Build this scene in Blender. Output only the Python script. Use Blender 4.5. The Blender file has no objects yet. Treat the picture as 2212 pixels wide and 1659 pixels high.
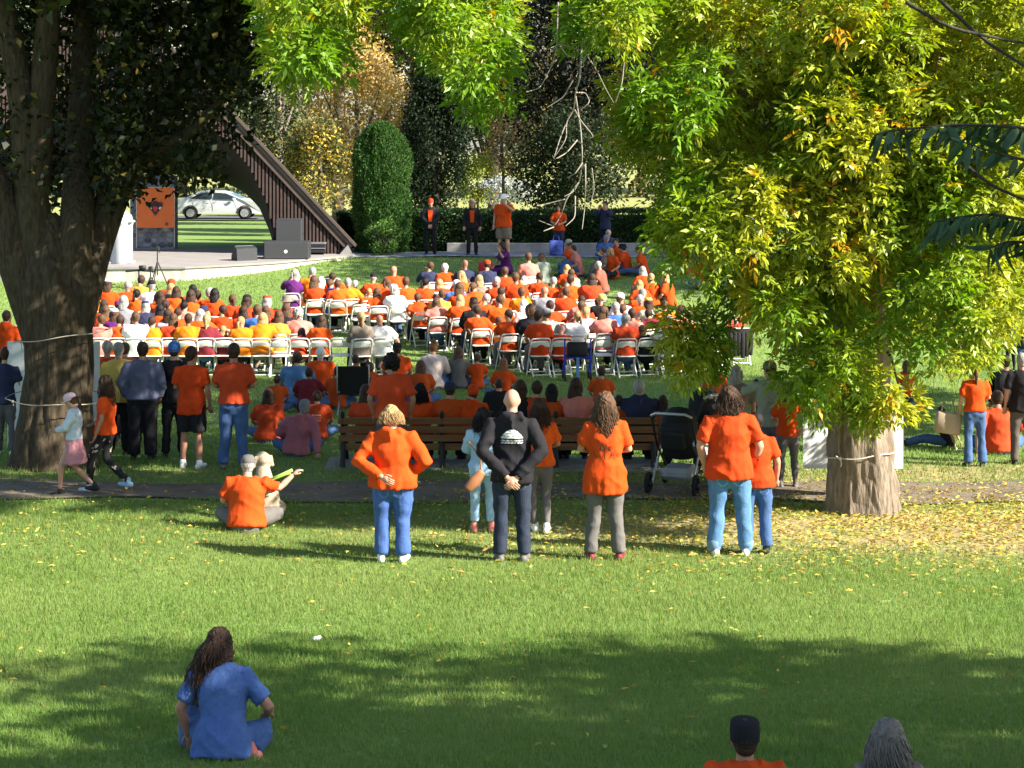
import bpy, bmesh, math, random
import numpy as np
from mathutils import Vector, Matrix
from mathutils.bvhtree import BVHTree

# ------------------------------------------------------------------ camera, light, exposure
SC = bpy.context.scene
COL = SC.collection
CAMZ = 5.7                 # camera height above the lowest part of the field
F, CX, HY = 4200.0, 1106.0, 240.0   # focal length, centre and horizon measured on the 2212 px wide photograph
cd = bpy.data.cameras.new('camera'); cam = bpy.data.objects.new('camera', cd); COL.objects.link(cam)
cam.location = (0, 0, CAMZ); cam.rotation_euler = (math.radians(90), 0, 0)
cd.sensor_width = 36; cd.lens = 36 * F / 2212.0; cd.shift_y = -(829.5 - HY) / 2212.0
cd.clip_start = 0.1; cd.clip_end = 2000
SC.camera = cam
SUN_EL, SUN_AZ = 35.0, 23.0          # elevation; degrees the sun stands towards the camera from the right hand side
sun_dir = Vector((math.cos(math.radians(SUN_AZ)) * math.cos(math.radians(SUN_EL)),
                  -math.sin(math.radians(SUN_AZ)) * math.cos(math.radians(SUN_EL)), math.sin(math.radians(SUN_EL))))
wd = bpy.data.worlds.new('World'); SC.world = wd; wd.use_nodes = True
nt = wd.node_tree; bgn = nt.nodes['Background']
sk = nt.nodes.new('ShaderNodeTexSky'); sk.sky_type = 'NISHITA'; sk.sun_disc = False
sk.sun_elevation = math.radians(SUN_EL); sk.sun_rotation = math.radians(90 + SUN_AZ)
nt.links.new(sk.outputs[0], bgn.inputs[0]); bgn.inputs[1].default_value = 0.082
sd = bpy.data.lights.new('sun', 'SUN'); sd.energy = 5.0; sd.angle = math.radians(0.5); sd.color = (1.0, 0.93, 0.80)
sun = bpy.data.objects.new('sun', sd); COL.objects.link(sun)
sun.rotation_euler = sun_dir.to_track_quat('Z', 'Y').to_euler(); sun.location = (30, -10, 40)
SC.view_settings.view_transform = 'Standard'; SC.view_settings.look = 'None'
SC.view_settings.exposure = 1.72; SC.view_settings.gamma = 1.0; SC.view_settings.use_curve_mapping = False
SC.render.engine = 'CYCLES'
SC.cycles.max_bounces = 6; SC.cycles.transparent_max_bounces = 8

random.seed(7); RNG = np.random.default_rng(7)

# ------------------------------------------------------------------ terrain profile and projection helpers
_d = np.array([-8, 0, 3, 6.77, 9.33, 12.5, 16.7, 20.7, 23.9, 27.5, 34.1, 42.9, 49.1, 56.4, 59.6, 62.5, 72, 100, 140, 420.])
_z = np.array([-1.7, -1.75, -2.4, -3.32, -3.79, -4.16, -4.60, -4.80, -4.91, -5.03, -5.37, -5.71, -5.38, -4.83, -4.54, -4.45, -4.7, -5.6, -6.33, -9.])
TD = np.arange(-8, 420, 0.1)
_k = np.exp(-0.5 * (np.arange(-40, 41) * 0.1 / 1.1) ** 2); _k /= _k.sum()
_raw = np.interp(TD, _d, _z)
TZ = np.convolve(np.pad(_raw, 40, mode='edge'), _k, 'valid') + CAMZ
def gz(y): return float(np.interp(y, TD, TZ))
_ys = HY + F * (CAMZ - TZ[TD > 5]) / TD[TD > 5]
_ds = TD[TD > 5]
def depth_at(py, h=0.0):
    """depth of the ground point whose point h metres above it shows at picture height py"""
    yy = HY + F * (CAMZ - TZ[TD > 5] - h) / _ds
    i = int(np.argmax(yy <= py))
    return float(_ds[i])
def G(px, py, h=0.0):
    d = depth_at(py, h); return Vector(((px - CX) * d / F, d, gz(d)))
def W(px, py, d): return Vector(((px - CX) * d / F, d, CAMZ + (HY - py) * d / F))
def Xat(px, d): return (px - CX) * d / F
def Zat(py, d): return CAMZ + (HY - py) * d / F

# ------------------------------------------------------------------ noise
def _h(ix, iy, iz, s):
    h = (ix * 374761393 + iy * 668265263 + iz * 1274126177 + s * 974634541) & 0xFFFFFFFF
    h = ((h ^ (h >> 13)) * 1274126177) & 0xFFFFFFFF
    return ((h ^ (h >> 16)) & 0xFFFF) / 65535.0
def vn(p, s=0):
    p = np.asarray(p, float); i = np.floor(p).astype(np.int64); f = p - i; f = f * f * (3 - 2 * f)
    r = 0
    for a in (0, 1):
        for b in (0, 1):
            for c in (0, 1):
                w = (f[:, 0] if a else 1 - f[:, 0]) * (f[:, 1] if b else 1 - f[:, 1]) * (f[:, 2] if c else 1 - f[:, 2])
                r = r + w * _h(i[:, 0] + a, i[:, 1] + b, i[:, 2] + c, s)
    return r
def unit(v):
    v = np.asarray(v, float); return v / np.maximum(np.linalg.norm(v, axis=-1, keepdims=True), 1e-9)

# ------------------------------------------------------------------ materials
MATS = {}
def mat(name, col, rough=0.8, var=0.0, scale=8.0, bump=0.0, bscale=30.0, metal=0.0, spec=0.3, stretch=None, emit=None):
    if name in MATS: return MATS[name]
    m = bpy.data.materials.new(name); m.use_nodes = True; t = m.node_tree; b = t.nodes['Principled BSDF']
    b.inputs['Base Color'].default_value = (*col, 1); b.inputs['Roughness'].default_value = rough
    b.inputs['Metallic'].default_value = metal; b.inputs['Specular IOR Level'].default_value = spec
    tc = None
    if var or bump:
        tc = t.nodes.new('ShaderNodeTexCoord'); mp = t.nodes.new('ShaderNodeMapping')
        if stretch: mp.inputs['Scale'].default_value = stretch
        t.links.new(tc.outputs['Object'], mp.inputs[0])
    if var:
        n = t.nodes.new('ShaderNodeTexNoise'); n.inputs['Scale'].default_value = scale; n.inputs['Detail'].default_value = 6
        n.inputs['Roughness'].default_value = 0.65
        t.links.new(mp.outputs[0], n.inputs['Vector'])
        r = t.nodes.new('ShaderNodeMapRange'); r.inputs[1].default_value = .28; r.inputs[2].default_value = .72
        r.inputs[3].default_value = 1 - var; r.inputs[4].default_value = 1 + var
        t.links.new(n.outputs[0], r.inputs[0])
        mx = t.nodes.new('ShaderNodeVectorMath'); mx.operation = 'SCALE'; mx.inputs[0].default_value = col
        t.links.new(r.outputs[0], mx.inputs['Scale']); t.links.new(mx.outputs[0], b.inputs['Base Color'])
    if bump:
        n2 = t.nodes.new('ShaderNodeTexNoise'); n2.inputs['Scale'].default_value = bscale; n2.inputs['Detail'].default_value = 5
        t.links.new(mp.outputs[0], n2.inputs['Vector'])
        bp = t.nodes.new('ShaderNodeBump'); bp.inputs['Strength'].default_value = bump; bp.inputs['Distance'].default_value = 0.02
        t.links.new(n2.outputs[0], bp.inputs['Height']); t.links.new(bp.outputs[0], b.inputs['Normal'])
    if emit:
        b.inputs['Emission Color'].default_value = (*col, 1); b.inputs['Emission Strength'].default_value = emit
    MATS[name] = m; return m
def leafmat(name, trans=0.35, rough=0.5, spec=0.25):
    if name in MATS: return MATS[name]
    m = bpy.data.materials.new(name); m.use_nodes = True; t = m.node_tree; b = t.nodes['Principled BSDF']
    a = t.nodes.new('ShaderNodeAttribute'); a.attribute_name = 'Col'
    t.links.new(a.outputs['Color'], b.inputs['Base Color']); b.inputs['Roughness'].default_value = rough
    b.inputs['Specular IOR Level'].default_value = spec
    tr = t.nodes.new('ShaderNodeBsdfTranslucent')
    hs = t.nodes.new('ShaderNodeHueSaturation'); hs.inputs['Saturation'].default_value = 1.1; hs.inputs['Value'].default_value = 1.25
    t.links.new(a.outputs['Color'], hs.inputs['Color']); t.links.new(hs.outputs[0], tr.inputs['Color'])
    mx = t.nodes.new('ShaderNodeMixShader'); mx.inputs[0].default_value = trans
    t.links.new(b.outputs[0], mx.inputs[1]); t.links.new(tr.outputs[0], mx.inputs[2])
    t.links.new(mx.outputs[0], t.nodes['Material Output'].inputs['Surface'])
    MATS[name] = m; return m
def vcolmat(name, rough=0.9, bump=0.4, bscale=25, var=0.25, vscale=14):
    if name in MATS: return MATS[name]
    m = mat(name, (1, 1, 1), rough, var, vscale, bump, bscale); t = m.node_tree
    a = t.nodes.new('ShaderNodeAttribute'); a.attribute_name = 'Col'
    vm = [n for n in t.nodes if n.type == 'VECT_MATH'][0]; t.links.new(a.outputs['Color'], vm.inputs[0])
    return m
def srgb(r, g, b):
    return tuple((c / 255 / 12.92) if c / 255 <= .04045 else ((c / 255 + .055) / 1.055) ** 2.4 for c in (r, g, b))

CLOTH = dict(O=(.60, .067, .010), B=(.74, .20, .012), R=(.45, .05, .016), P=(.62, .20, .16), W=(.78, .77, .76), K=(.018, .017, .02),
             N=(.03, .035, .075), U=(.05, .14, .40), G=(.22, .22, .24), M=(.17, .022, .032), L=(.30, .34, .27), Y=(.50, .27, .05),
             V=(.10, .02, .13), T=(.20, .16, .13), C=(.62, .50, .47), J=(.055, .11, .25), D=(.02, .028, .05), I=(.085, .19, .36),
             S=(.30, .47, .62), E=(.13, .12, .115), F=(.50, .075, .014), H=(.10, .085, .075), Q=(.65, .48, .12), X=(.050, .105, .30), o=(.66, .092, .012), u=(.54, .052, .010), Z=(.11,.12,.19),
             A=(.42, .14, .17), c=(.52, .062, .020), q=(.30, .09, .06))
CNAME = dict(O='orange shirt', B='yellow orange shirt', R='dark orange shirt', P='pink shirt', W='white shirt', K='black top', N='navy top',
             U='blue shirt', G='grey top', M='maroon shirt', L='olive green shirt', Y='mustard shirt', V='purple top', T='brown jacket',
             C='cream sweater')
def cloth(c, kind='fabric'):
    v = CLOTH[c]
    if kind == 'denim': return mat('denim_' + c, v, .85, .28, 22, .35, 120, stretch=(1, 1, .35))
    return mat('fabric_' + c, v, .85, .20, 4, .40, 16, spec=.10, stretch=(1, 1, .55))
SKIN = [mat('skin_' + n, c, .55, .06, 20, spec=.35) for n, c in (('fair', (.47, .25, .17)), ('tan', (.37, .18, .11)), ('brown', (.24, .11, .065)))]
HAIRC = dict(k=(.012, .010, .010), d=(.048, .026, .016), b=(.095, .050, .027), l=(.38, .24, .11), g=(.33, .31, .29), w=(.68, .66, .62), r=(.22, .09, .035))
def hairm(c): return mat('hair_' + c, HAIRC[c], .55, .5, 40, .8, 70, stretch=(1, 1, .16), spec=.2)
DARK = mat('dark_feature', (.02, .012, .01), .4)

# ------------------------------------------------------------------ object helpers
def tag(o, label=None, cat=None, group=None, kind=None):
    if label: o['label'] = label
    if cat: o['category'] = cat
    if group: o['group'] = group
    if kind: o['kind'] = kind
    return o
def empty(name, loc=(0, 0, 0), rz=0):
    o = bpy.data.objects.new(name, None); COL.objects.link(o); o.location = loc; o.rotation_euler = (0, 0, rz); o.empty_display_size = .1
    return o
def link(name, me, parent=None, m=None):
    o = bpy.data.objects.new(name, me); COL.objects.link(o)
    if m is not None:
        if len(me.materials) == 0: me.materials.append(m)
        else:
            o.material_slots[0].link = 'OBJECT'; o.material_slots[0].material = m
    if parent is not None: o.parent = parent
    return o
def copy_tree(o, parent=None):
    c = o.copy(); COL.objects.link(c)
    if parent is not None: c.parent = parent
    for ch in list(o.children): copy_tree(ch, c)
    return c

class MB:
    def __init__(s): s.v = []; s.f = []; s.n = 0; s.mi = []
    def add(s, v, f, mi=0):
        v = np.asarray(v, float); s.v.append(v)
        for a in f: s.f.append(tuple(int(i) + s.n for i in a)); s.mi.append(mi)
        s.n += len(v); return s
    def tube(s, pts, rx, ry=None, side=(1, 0, 0), n=12, cap=True, mi=0, flat=False):
        pts = np.asarray(pts, float); m = len(pts); rx = np.broadcast_to(np.asarray(rx, float), (m,)).copy()
        ry = rx.copy() if ry is None else np.broadcast_to(np.asarray(ry, float), (m,)).copy()
        t = np.zeros_like(pts); t[1:-1] = pts[2:] - pts[:-2]; t[0] = pts[1] - pts[0]; t[-1] = pts[-1] - pts[-2]; t = unit(t)
        P = [p for p in pts]; RX = list(rx); RY = list(ry); T = list(t)
        if cap and not flat:
            for sgn, idx in ((-1, 0), (1, -1)):
                r = min(rx[idx], ry[idx])
                for q in ((.55, .83), (.9, .43)):
                    p = pts[idx] + sgn * t[idx] * r * q[0]
                    if sgn < 0: P.insert(0, p); RX.insert(0, rx[idx] * q[1]); RY.insert(0, ry[idx] * q[1]); T.insert(0, t[idx])
                    else: P.append(p); RX.append(rx[idx] * q[1]); RY.append(ry[idx] * q[1]); T.append(t[idx])
        P = np.array(P); T = np.array(T); RX = np.array(RX); RY = np.array(RY)
        sd_ = np.asarray(side, float)[None] - T * (T @ np.asarray(side, float))[:, None]
        bad = np.linalg.norm(sd_, axis=1) < .15
        if bad.any():
            alt = np.array([0, 1., 0]); s2 = alt[None] - T * (T @ alt)[:, None]; sd_[bad] = s2[bad]
        sd_ = unit(sd_); up = np.cross(T, sd_)
        a = np.linspace(0, 2 * math.pi, n, endpoint=False)
        V = P[:, None] + sd_[:, None] * (np.cos(a)[None, :, None] * RX[:, None, None]) + up[:, None] * (np.sin(a)[None, :, None] * RY[:, None, None])
        k = len(P); f = []
        for i in range(k - 1):
            for j in range(n):
                f.append((i * n + j, i * n + (j + 1) % n, (i + 1) * n + (j + 1) % n, (i + 1) * n + j))
        f.append(tuple(range(n - 1, -1, -1))); f.append(tuple((k - 1) * n + j for j in range(n)))
        return s.add(V.reshape(-1, 3), f, mi)
    def ell(s, c, r, n=14, m=9, mi=0, R=None):
        th = np.linspace(0, math.pi, m); a = np.linspace(0, 2 * math.pi, n, endpoint=False)
        V = np.stack([np.sin(th)[:, None] * np.cos(a)[None], np.sin(th)[:, None] * np.sin(a)[None], np.cos(th)[:, None] * np.ones(n)[None]], -1).reshape(-1, 3)
        V = V * np.asarray(r, float)
        if R is not None: V = V @ np.asarray(R).T
        V = V + np.asarray(c, float); f = []
        for i in range(m - 1):
            for j in range(n): f.append((i * n + j, (i + 1) * n + j, (i + 1) * n + (j + 1) % n, i * n + (j + 1) % n))
        return s.add(V, f, mi)
    def box(s, c, d, R=None, mi=0, bev=0.0):
        d = np.asarray(d, float) / 2
        if bev <= 0:
            V = np.array([(x, y, z) for x in (-1, 1) for y in (-1, 1) for z in (-1, 1)], float) * d
            f = [(0, 1, 3, 2), (4, 6, 7, 5), (0, 4, 5, 1), (2, 3, 7, 6), (0, 2, 6, 4), (1, 5, 7, 3)]
        else:
            bm = bmesh.new(); bmesh.ops.create_cube(bm, size=2)
            for v in bm.verts: v.co = Vector((v.co.x * d[0], v.co.y * d[1], v.co.z * d[2]))
            bmesh.ops.bevel(bm, geom=bm.edges[:], offset=bev, segments=1, affect='EDGES'); bm.verts.index_update()
            V = np.array([v.co[:] for v in bm.verts]); f = [[v.index for v in q.verts] for q in bm.faces]; bm.free()
        if R is not None: V = V @ np.asarray(R).T
        return s.add(V + np.asarray(c, float), f, mi)
    def prism(s, poly, z0, z1, axis='z', mi=0):
        """polygon (2D, ccw) extruded; axis z: (x,y), axis y: (x,z) extruded in y"""
        n = len(poly); V = []
        for z in (z0, z1):
            for (a, b) in poly: V.append((a, b, z) if axis == 'z' else ((a, z, b) if axis == 'y' else (z, a, b)))
        f = [tuple(range(n - 1, -1, -1)), tuple(range(n, 2 * n))] + [(i, (i + 1) % n, n + (i + 1) % n, n + i) for i in range(n)]
        return s.add(np.array(V, float), f, mi)
    def mesh(s, name, smooth=True, mats=None):
        me = bpy.data.meshes.new(name); me.from_pydata(np.concatenate(s.v).tolist(), [], s.f)
        if any(s.mi): me.polygons.foreach_set('material_index', s.mi)
        bm = bmesh.new(); bm.from_mesh(me); bmesh.ops.recalc_face_normals(bm, faces=bm.faces); bm.to_mesh(me); bm.free()
        if smooth: me.polygons.foreach_set('use_smooth', [True] * len(me.polygons))
        if mats:
            for m in mats: me.materials.append(m)
        return me
    def obj(s, name, m=None, parent=None, smooth=True): return link(name, s.mesh(name, smooth), parent, m)
def Rz(a): c, s = math.cos(a), math.sin(a); return np.array([[c, -s, 0], [s, c, 0], [0, 0, 1.]])
def Rx(a): c, s = math.cos(a), math.sin(a); return np.array([[1, 0, 0], [0, c, -s], [0, s, c]])
def Ry(a): c, s = math.cos(a), math.sin(a); return np.array([[c, 0, s], [0, 1, 0], [-s, 0, c]])

TMP = bpy.data.scenes.new('tmp')
def remesh(mb, vox, smooth=3, amp=0.0, seed=0, freq=(4.5, 4.5, 9), name='m', drape=0.0):
    me = bpy.data.meshes.new(name); me.from_pydata(np.concatenate(mb.v).tolist(), [], mb.f)
    bm = bmesh.new(); bm.from_mesh(me); bmesh.ops.recalc_face_normals(bm, faces=bm.faces); bm.to_mesh(me); bm.free()
    o = bpy.data.objects.new('t', me); TMP.collection.objects.link(o)
    r = o.modifiers.new('r', 'REMESH'); r.mode = 'VOXEL'; r.voxel_size = vox
    sm = o.modifiers.new('s', 'SMOOTH'); sm.factor = .5; sm.iterations = smooth
    vl = TMP.view_layers[0]; vl.update(); ev = o.evaluated_get(vl.depsgraph)
    out = bpy.data.meshes.new_from_object(ev, depsgraph=vl.depsgraph); out.name = name
    TMP.collection.objects.unlink(o); bpy.data.objects.remove(o); bpy.data.meshes.remove(me)
    n = len(out.vertices)
    if amp and n:
        co = np.empty(n * 3); out.vertices.foreach_get('co', co); co = co.reshape(-1, 3)
        nr = np.empty(n * 3); out.vertex_normals.foreach_get('vector', nr); nr = nr.reshape(-1, 3)
        q = co + .05 * (np.stack([vn(co * 5, seed + 5), vn(co * 5, seed + 6), vn(co * 5, seed + 7)], 1) - .5)
        r1 = 1 - np.abs(2 * vn(q @ Ry(.7) * np.array(freq), seed) - 1); r2 = 1 - np.abs(2 * vn(q @ Ry(-.8) * np.array(freq) * 1.35, seed + 1) - 1)
        co = co + nr * (amp * ((r1 ** 2 - .4) * 1.5 + (r2 ** 2 - .4) * .9))[:, None]
        if drape:
            z0, z1 = co[:, 2].min(), co[:, 2].max(); k = np.clip(1 - (co[:, 2] - z0) / ((z1 - z0) * .55), 0, 1)
            an = np.arctan2(co[:, 0], -co[:, 1]); wv = np.sin(an * 6.5 + 5 * vn(np.stack([an * 1.2 + 9, co[:, 2] * 3, an * 0], 1), seed + 8) + seed) + .5 * np.sin(an * 13 + 6 * vn(co * 4, seed + 9))
            co = co + nr * [1, 1, .2] * (drape * k * wv)[:, None]
        out.vertices.foreach_set('co', co.ravel())
    out.materials.clear()
    out.polygons.foreach_set('use_smooth', [True] * len(out.polygons)); out.update()
    return out
def quads(name, V, m, col=None, parent=None, nv=4, smooth=False):
    """V: (N,nv,3) faces with no shared vertices"""
    N = len(V); me = bpy.data.meshes.new(name); me.vertices.add(N * nv); me.vertices.foreach_set('co', np.ascontiguousarray(V, dtype=np.float32).ravel())
    me.loops.add(N * nv); me.loops.foreach_set('vertex_index', np.arange(N * nv, dtype=np.int32))
    me.polygons.add(N); me.polygons.foreach_set('loop_start', np.arange(0, N * nv, nv, dtype=np.int32))
    me.update(calc_edges=True)
    if col is not None:
        ca = me.color_attributes.new('Col', 'FLOAT_COLOR', 'POINT')
        c4 = np.ones((N, nv, 4), np.float32); c4[..., :3] = np.asarray(col)[:, None, :]; ca.data.foreach_set('color', c4.ravel())
    return link(name, me, parent, m)
def leaves(name, b, d, L, wd, col, m, parent=None, rng=RNG, up=None, fold=.25):
    """lanceolate leaves: b base (N,3), d direction (N,3)"""
    N = len(b); d = unit(d); r = rng.normal(size=(N, 3)) * .7 + (np.array([0, 0, 1.]) if up is None else up)
    s = unit(np.cross(d, r)); nr = np.cross(s, d); L = np.broadcast_to(L, (N,))[:, None]; wd = np.broadcast_to(wd, (N,))[:, None]
    mid = b + d * L * .42
    V = np.stack([b, mid + s * wd / 2 + nr * wd * fold, b + d * L - nr * L * .06, mid - s * wd / 2 + nr * wd * fold], 1)
    o = quads(name, V, m, col, parent); o['kind'] = 'stuff'; return o
# ------------------------------------------------------------------ people
def lerp(a, b, t): return np.asarray(a, float) * (1 - t) + np.asarray(b, float) * t
def pose(kind='stand', L='down', R='down', **kw):
    p = {}
    if kind in ('stand', 'walk'):
        p.update(pel=(0, 0, .95), che=(0, -.01, 1.30), neck=(0, -.02, 1.50), head=(0, .02, 1.64), ref=1.755)
        p.update(knL=(-.11, .01, .50), anL=(-.125, -.02, .075), knR=(.11, .01, .50), anR=(.125, -.02, .075))
        if kind == 'walk': p.update(knL=(-.08, .20, .53), anL=(-.08, .22, .085), knR=(.08, .02, .50), anR=(.08, -.33, .15))
        arms = dict(down=((.245, -.03, 1.15), (.25, .06, .91)), cross=((.245, .03, 1.16), (.05, .23, 1.14)), hip=((.45, -.10, 1.17), (.24, -.12, 1.00)),
                    back=((.285, -.13, 1.15), (.045, -.235, .90)), backhi=((.315, -.10, 1.15), (.07, -.235, 1.01)), pocket=((.27, -.05, 1.15), (.23, .05, .93)), front=((.25, .05, 1.16), (.10, .26, 1.10)),
                    reach=((.42, .12, 1.25), (.66, .16, 1.25)), up=((.30, .18, 1.32), (.12, .25, 1.50)))
    elif kind == 'chair':
        p.update(pel=(0, 0, .53), che=(0, -.04, .88), neck=(0, -.03, 1.07), head=(0, .02, 1.205), ref=1.32)
        p.update(knL=(-.13, .44, .51), anL=(-.14, .40, .075), knR=(.13, .44, .51), anR=(.14, .40, .075))
        arms = dict(down=((.25, .04, .75), (.12, .28, .62)), wide=((.30, .08, .78), (.18, .32, .66)), cross=((.27, .08, .78), (.04, .22, .78)), up=((.24, .2, .82), (.08, .2, 1.06)), hang=((.28, -.02, .73), (.3, .06, .5)))
    else:
        p.update(pel=(0, 0, .14), che=(0, .07, .49), neck=(0, .10, .67), head=(0, .17, .795), ref=.91)
        p.update(knL=(-.36, .30, .17), anL=(.05, .42, .075), knR=(.36, .30, .17), anR=(-.08, .34, .075))
        if kind == 'knees': p.update(knL=(-.12, .36, .46), anL=(-.12, .55, .075), knR=(.12, .36, .46), anR=(.12, .55, .075))
        if kind == 'out': p.update(knL=(-.12, .5, .17), anL=(-.14, .92, .08), knR=(.12, .5, .2), anR=(.14, .92, .08))
        arms = dict(down=((.27, .12, .36), (.14, .34, .24)), wide=((.31, .14, .38), (.26, .36, .22)), prop=((.31, -.12, .34), (.36, -.22, .08)), reach=((.42, .2, .52), (.66, .3, .62)), up=((.26, .3, .5), (.1, .3, .68)), front=((.25, .3, .45), (.08, .48, .40)))
    for s, a in (('L', L), ('R', R)):
        e, w = arms[a] if isinstance(a, str) else a; sg = -1 if s == 'L' else 1
        p['el' + s] = (e[0] * sg, e[1], e[2]); p['wr' + s] = (w[0] * sg, w[1], w[2])
    p.update(toeL=(-.2, 1, 0), toeR=(.2, 1, 0)); p.update(kw); p['kind'] = kind
    p['key'] = (kind, str(L), str(R), str(sorted((k, str(v)) for k, v in kw.items())))
    return p
def hand(mb, wr, d, curl, side):
    d = unit(d); curl = np.asarray(curl, float); curl = unit(curl - d * (curl @ d)); s = np.cross(d, curl) * side
    R = np.stack([s, curl, d], 1); mb.ell(wr + d * .045, (.042, .018, .058), 8, 6, 0, R)
    for i, (o, l) in enumerate(((-.030, .062), (-.010, .075), (.010, .072), (.030, .058))):
        a = wr + d * .085 + s * o; b = a + d * l * .5 + curl * .012; c = b + d * l * .35 + curl * .03
        mb.tube([a, b, c], [.0095, .009, .007], n=6)
    a = wr + d * .03 - s * .035; b = a + d * .03 - s * .022 + curl * .012; mb.tube([a, b, b + d * .03 + curl * .015], [.012, .011, .008], n=6)
MC = {}
def headframe(p, hy, ht):
    h = np.array(p['head'], float); return h, Rz(math.radians(hy)) @ Rx(math.radians(ht))
def body_meshes(p, w=1.0, sleeve='short', pants='long', vox=.017, hem=.10, seed=0, hy=0, ht=0, fem=False, hood=False, amp=1.0, legw=1.0):
    key = (p['key'], w, sleeve, pants, vox, hem, seed, hy, ht, fem, hood, legw)
    if key in MC: return MC[key]
    ws = 1 + (w - 1) * .55
    A = {k: np.array(v, float) for k, v in p.items() if isinstance(v, tuple) and k != 'key'}
    pel, che, neck = A['pel'], A['che'], A['neck']; u = unit(che - pel); stand = p['kind'] in ('stand', 'walk')
    sc = lerp(che, neck, .66); B, S, T = MB(), MB(), MB()
    p2 = lerp(pel, che, .45); p4 = lerp(che, neck, .60); p5 = lerp(che, neck, .97)
    wa = .90 if fem else 1.0; hp = 1.07 if fem else 1.0; shw = .165 if fem else .185
    B.tube([pel - u * .04, pel, p2, che, p4, p5], np.array([.13, .14, .12 * wa, .14, .125, .05]) * w, np.array([.09, .10, .09, .10, .075, .05]) * w)
    S.tube([pel - u * hem, pel, p2, che, lerp(che, neck, .5), lerp(che, neck, .78), lerp(che, neck, .99)], np.array([.203 * hp, .196 * hp, .170 * wa, .184, .172, .13, .070]) * np.array([w, w, w, w, ws, ws, 1]),
           np.array([.160, .156, .132, .140, .120, .094, .068]) * np.array([w, w, w, w, ws, ws, 1]), n=20, flat=True)
    T.tube([pel - u * .10, pel - u * .03, pel + u * .09], np.array([.155, .170, .160]) * w * hp, np.array([.118, .132, .122]) * w, n=18)
    if stand:
        for sg in (-1, 1): T.ell(pel + np.array([sg * .078 * w * hp, -.052 * w, -.055]), (.086 * w, .072 * w, .092))
    for s, sg in (('L', -1), ('R', 1)):
        shp = sc + np.array([sg * shw * ws, 0, -.02]); el = A['el' + s] * np.array([1 + (w - 1) * .6, 1, 1]); wr = A['wr' + s] * np.array([1 + (w - 1) * .35, 1 + (w - 1) * (.8 if A['wr' + s][1] < -.15 else 0), 1])
        aw = 1 + (w - 1) * .6
        B.tube([lerp(sc, shp, .6), shp, lerp(shp, el, .5), el, lerp(el, wr, .35), wr], np.array([.05, .05, .046, .040, .040, .027]) * aw)
        hd = unit(wr - el); cl = np.array([0, 1., 0]) if stand else np.array([0, 0, -1.])
        B.hands = getattr(B, 'hands', []) + [(wr, hd, cl, sg)]
        if sleeve == 'short': S.tube([lerp(sc, shp, .45), shp, lerp(shp, el, .35), lerp(shp, el, .78)], np.array([.080, .075, .069, .071]) * aw, flat=True)
        elif sleeve == 'long' and False: pass
        elif sleeve == 'long': S.tube([lerp(sc, shp, .45), shp, lerp(shp, el, .5), el, lerp(el, wr, .5), lerp(el, wr, .95)], np.array([.082, .078, .072, .066, .060, .044]) * aw, flat=True)
        hipj = pel + np.array([sg * .088 * w, 0, -.03 if stand else .0]); kn = A['kn' + s]; an = A['an' + s]; lw = (1 + (w - 1) * .75) * legw
        B.tube([hipj, lerp(hipj, kn, .5), kn, lerp(kn, an, .3), an], np.array([.085, .075, .053, .055, .036]) * lw)
        rr = dict(long=[.098, .093, .072, .069, .068], leg=[.098, .086, .062, .064, .044], flare=[.098, .088, .068, .068, .085], shorts=[.108, .108, .098], loose=[.11, .105, .088, .084, .082], crop=[.102, .090, .072, .068, .064], none=None)[pants]
        if rr:
            pts = [hipj, lerp(hipj, kn, .5), kn, lerp(kn, an, .33), lerp(kn, an, .97 if pants != 'crop' else .82)]
            if pants == 'shorts': pts = [hipj, lerp(hipj, kn, .5), lerp(hipj, kn, .93)]
            T.tube(pts, np.array(rr) * lw, flat=True, n=14)
    h, R = headframe(p, hy, ht)
    def hp_(v): return h + R @ np.array(v, float)
    B.tube([lerp(che, neck, .85), neck, h + np.array([0, -.01, -.03])], [.062, .058, .056])
    B.ell(hp_((0, -.005, .010)), (.080, .096, .106), 18, 13, 0, R); B.ell(hp_((0, .030, -.058)), (.056, .062, .062), 14, 9, 0, R)
    B.tube([hp_((0, .085, .018)), hp_((0, .103, -.018))], [.009, .014], n=8)
    for sg in (-1, 1): B.ell(hp_((sg * .083, -.008, -.008)), (.011, .019, .031), 8, 7, 0, R)
    if hood:
        S.tube([p5 + np.array([-.085, .02, .0]), p5 + np.array([-.075, -.075, -.005]), p5 + np.array([0, -.115, -.045]), p5 + np.array([.075, -.075, -.005]), p5 + np.array([.085, .02, 0])], [.036, .05, .060, .05, .036], [.045, .06, .085, .06, .045], n=12)
        S.tube([p5 + np.array([0, 0, -.02]), p5 + np.array([0, 0, .03])], [.085, .075], flat=True)
    body = remesh(B, vox, 2, name='body'); 
    E = MB()
    for q in B.hands: hand(E, *q)
    for sg in (-1, 1): E.ell(hp_((sg * .031, .079, .018)), (.012, .008, .007), 8, 6, 1, R); E.tube([hp_((sg * .045, .078, .036)), hp_((sg * .018, .086, .040))], [.004, .005], n=6, mi=1)
    E.tube([hp_((-.02, .083, -.058)), hp_((0, .089, -.056)), hp_((.02, .083, -.058))], [.004, .005, .004], n=6, mi=2)
    bm = bmesh.new(); bm.from_mesh(body); em = E.mesh('e'); bm.from_mesh(em); bpy.data.meshes.remove(em); bm.to_mesh(body); bm.free()
    body.materials.append(SKIN[0]); body.materials.append(DARK); body.materials.append(mat('lips', (.35, .12, .10), .5))
    shirt = remesh(S, vox, 2, .012 * amp, seed, name='shirt', drape=.0055 if stand else .003) if sleeve != 'none' else None
    tr = remesh(T, vox, 2, .009 * amp, seed + 3, (5, 5, 8), name='trousers') if pants != 'none' else None
    sh = []
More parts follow.
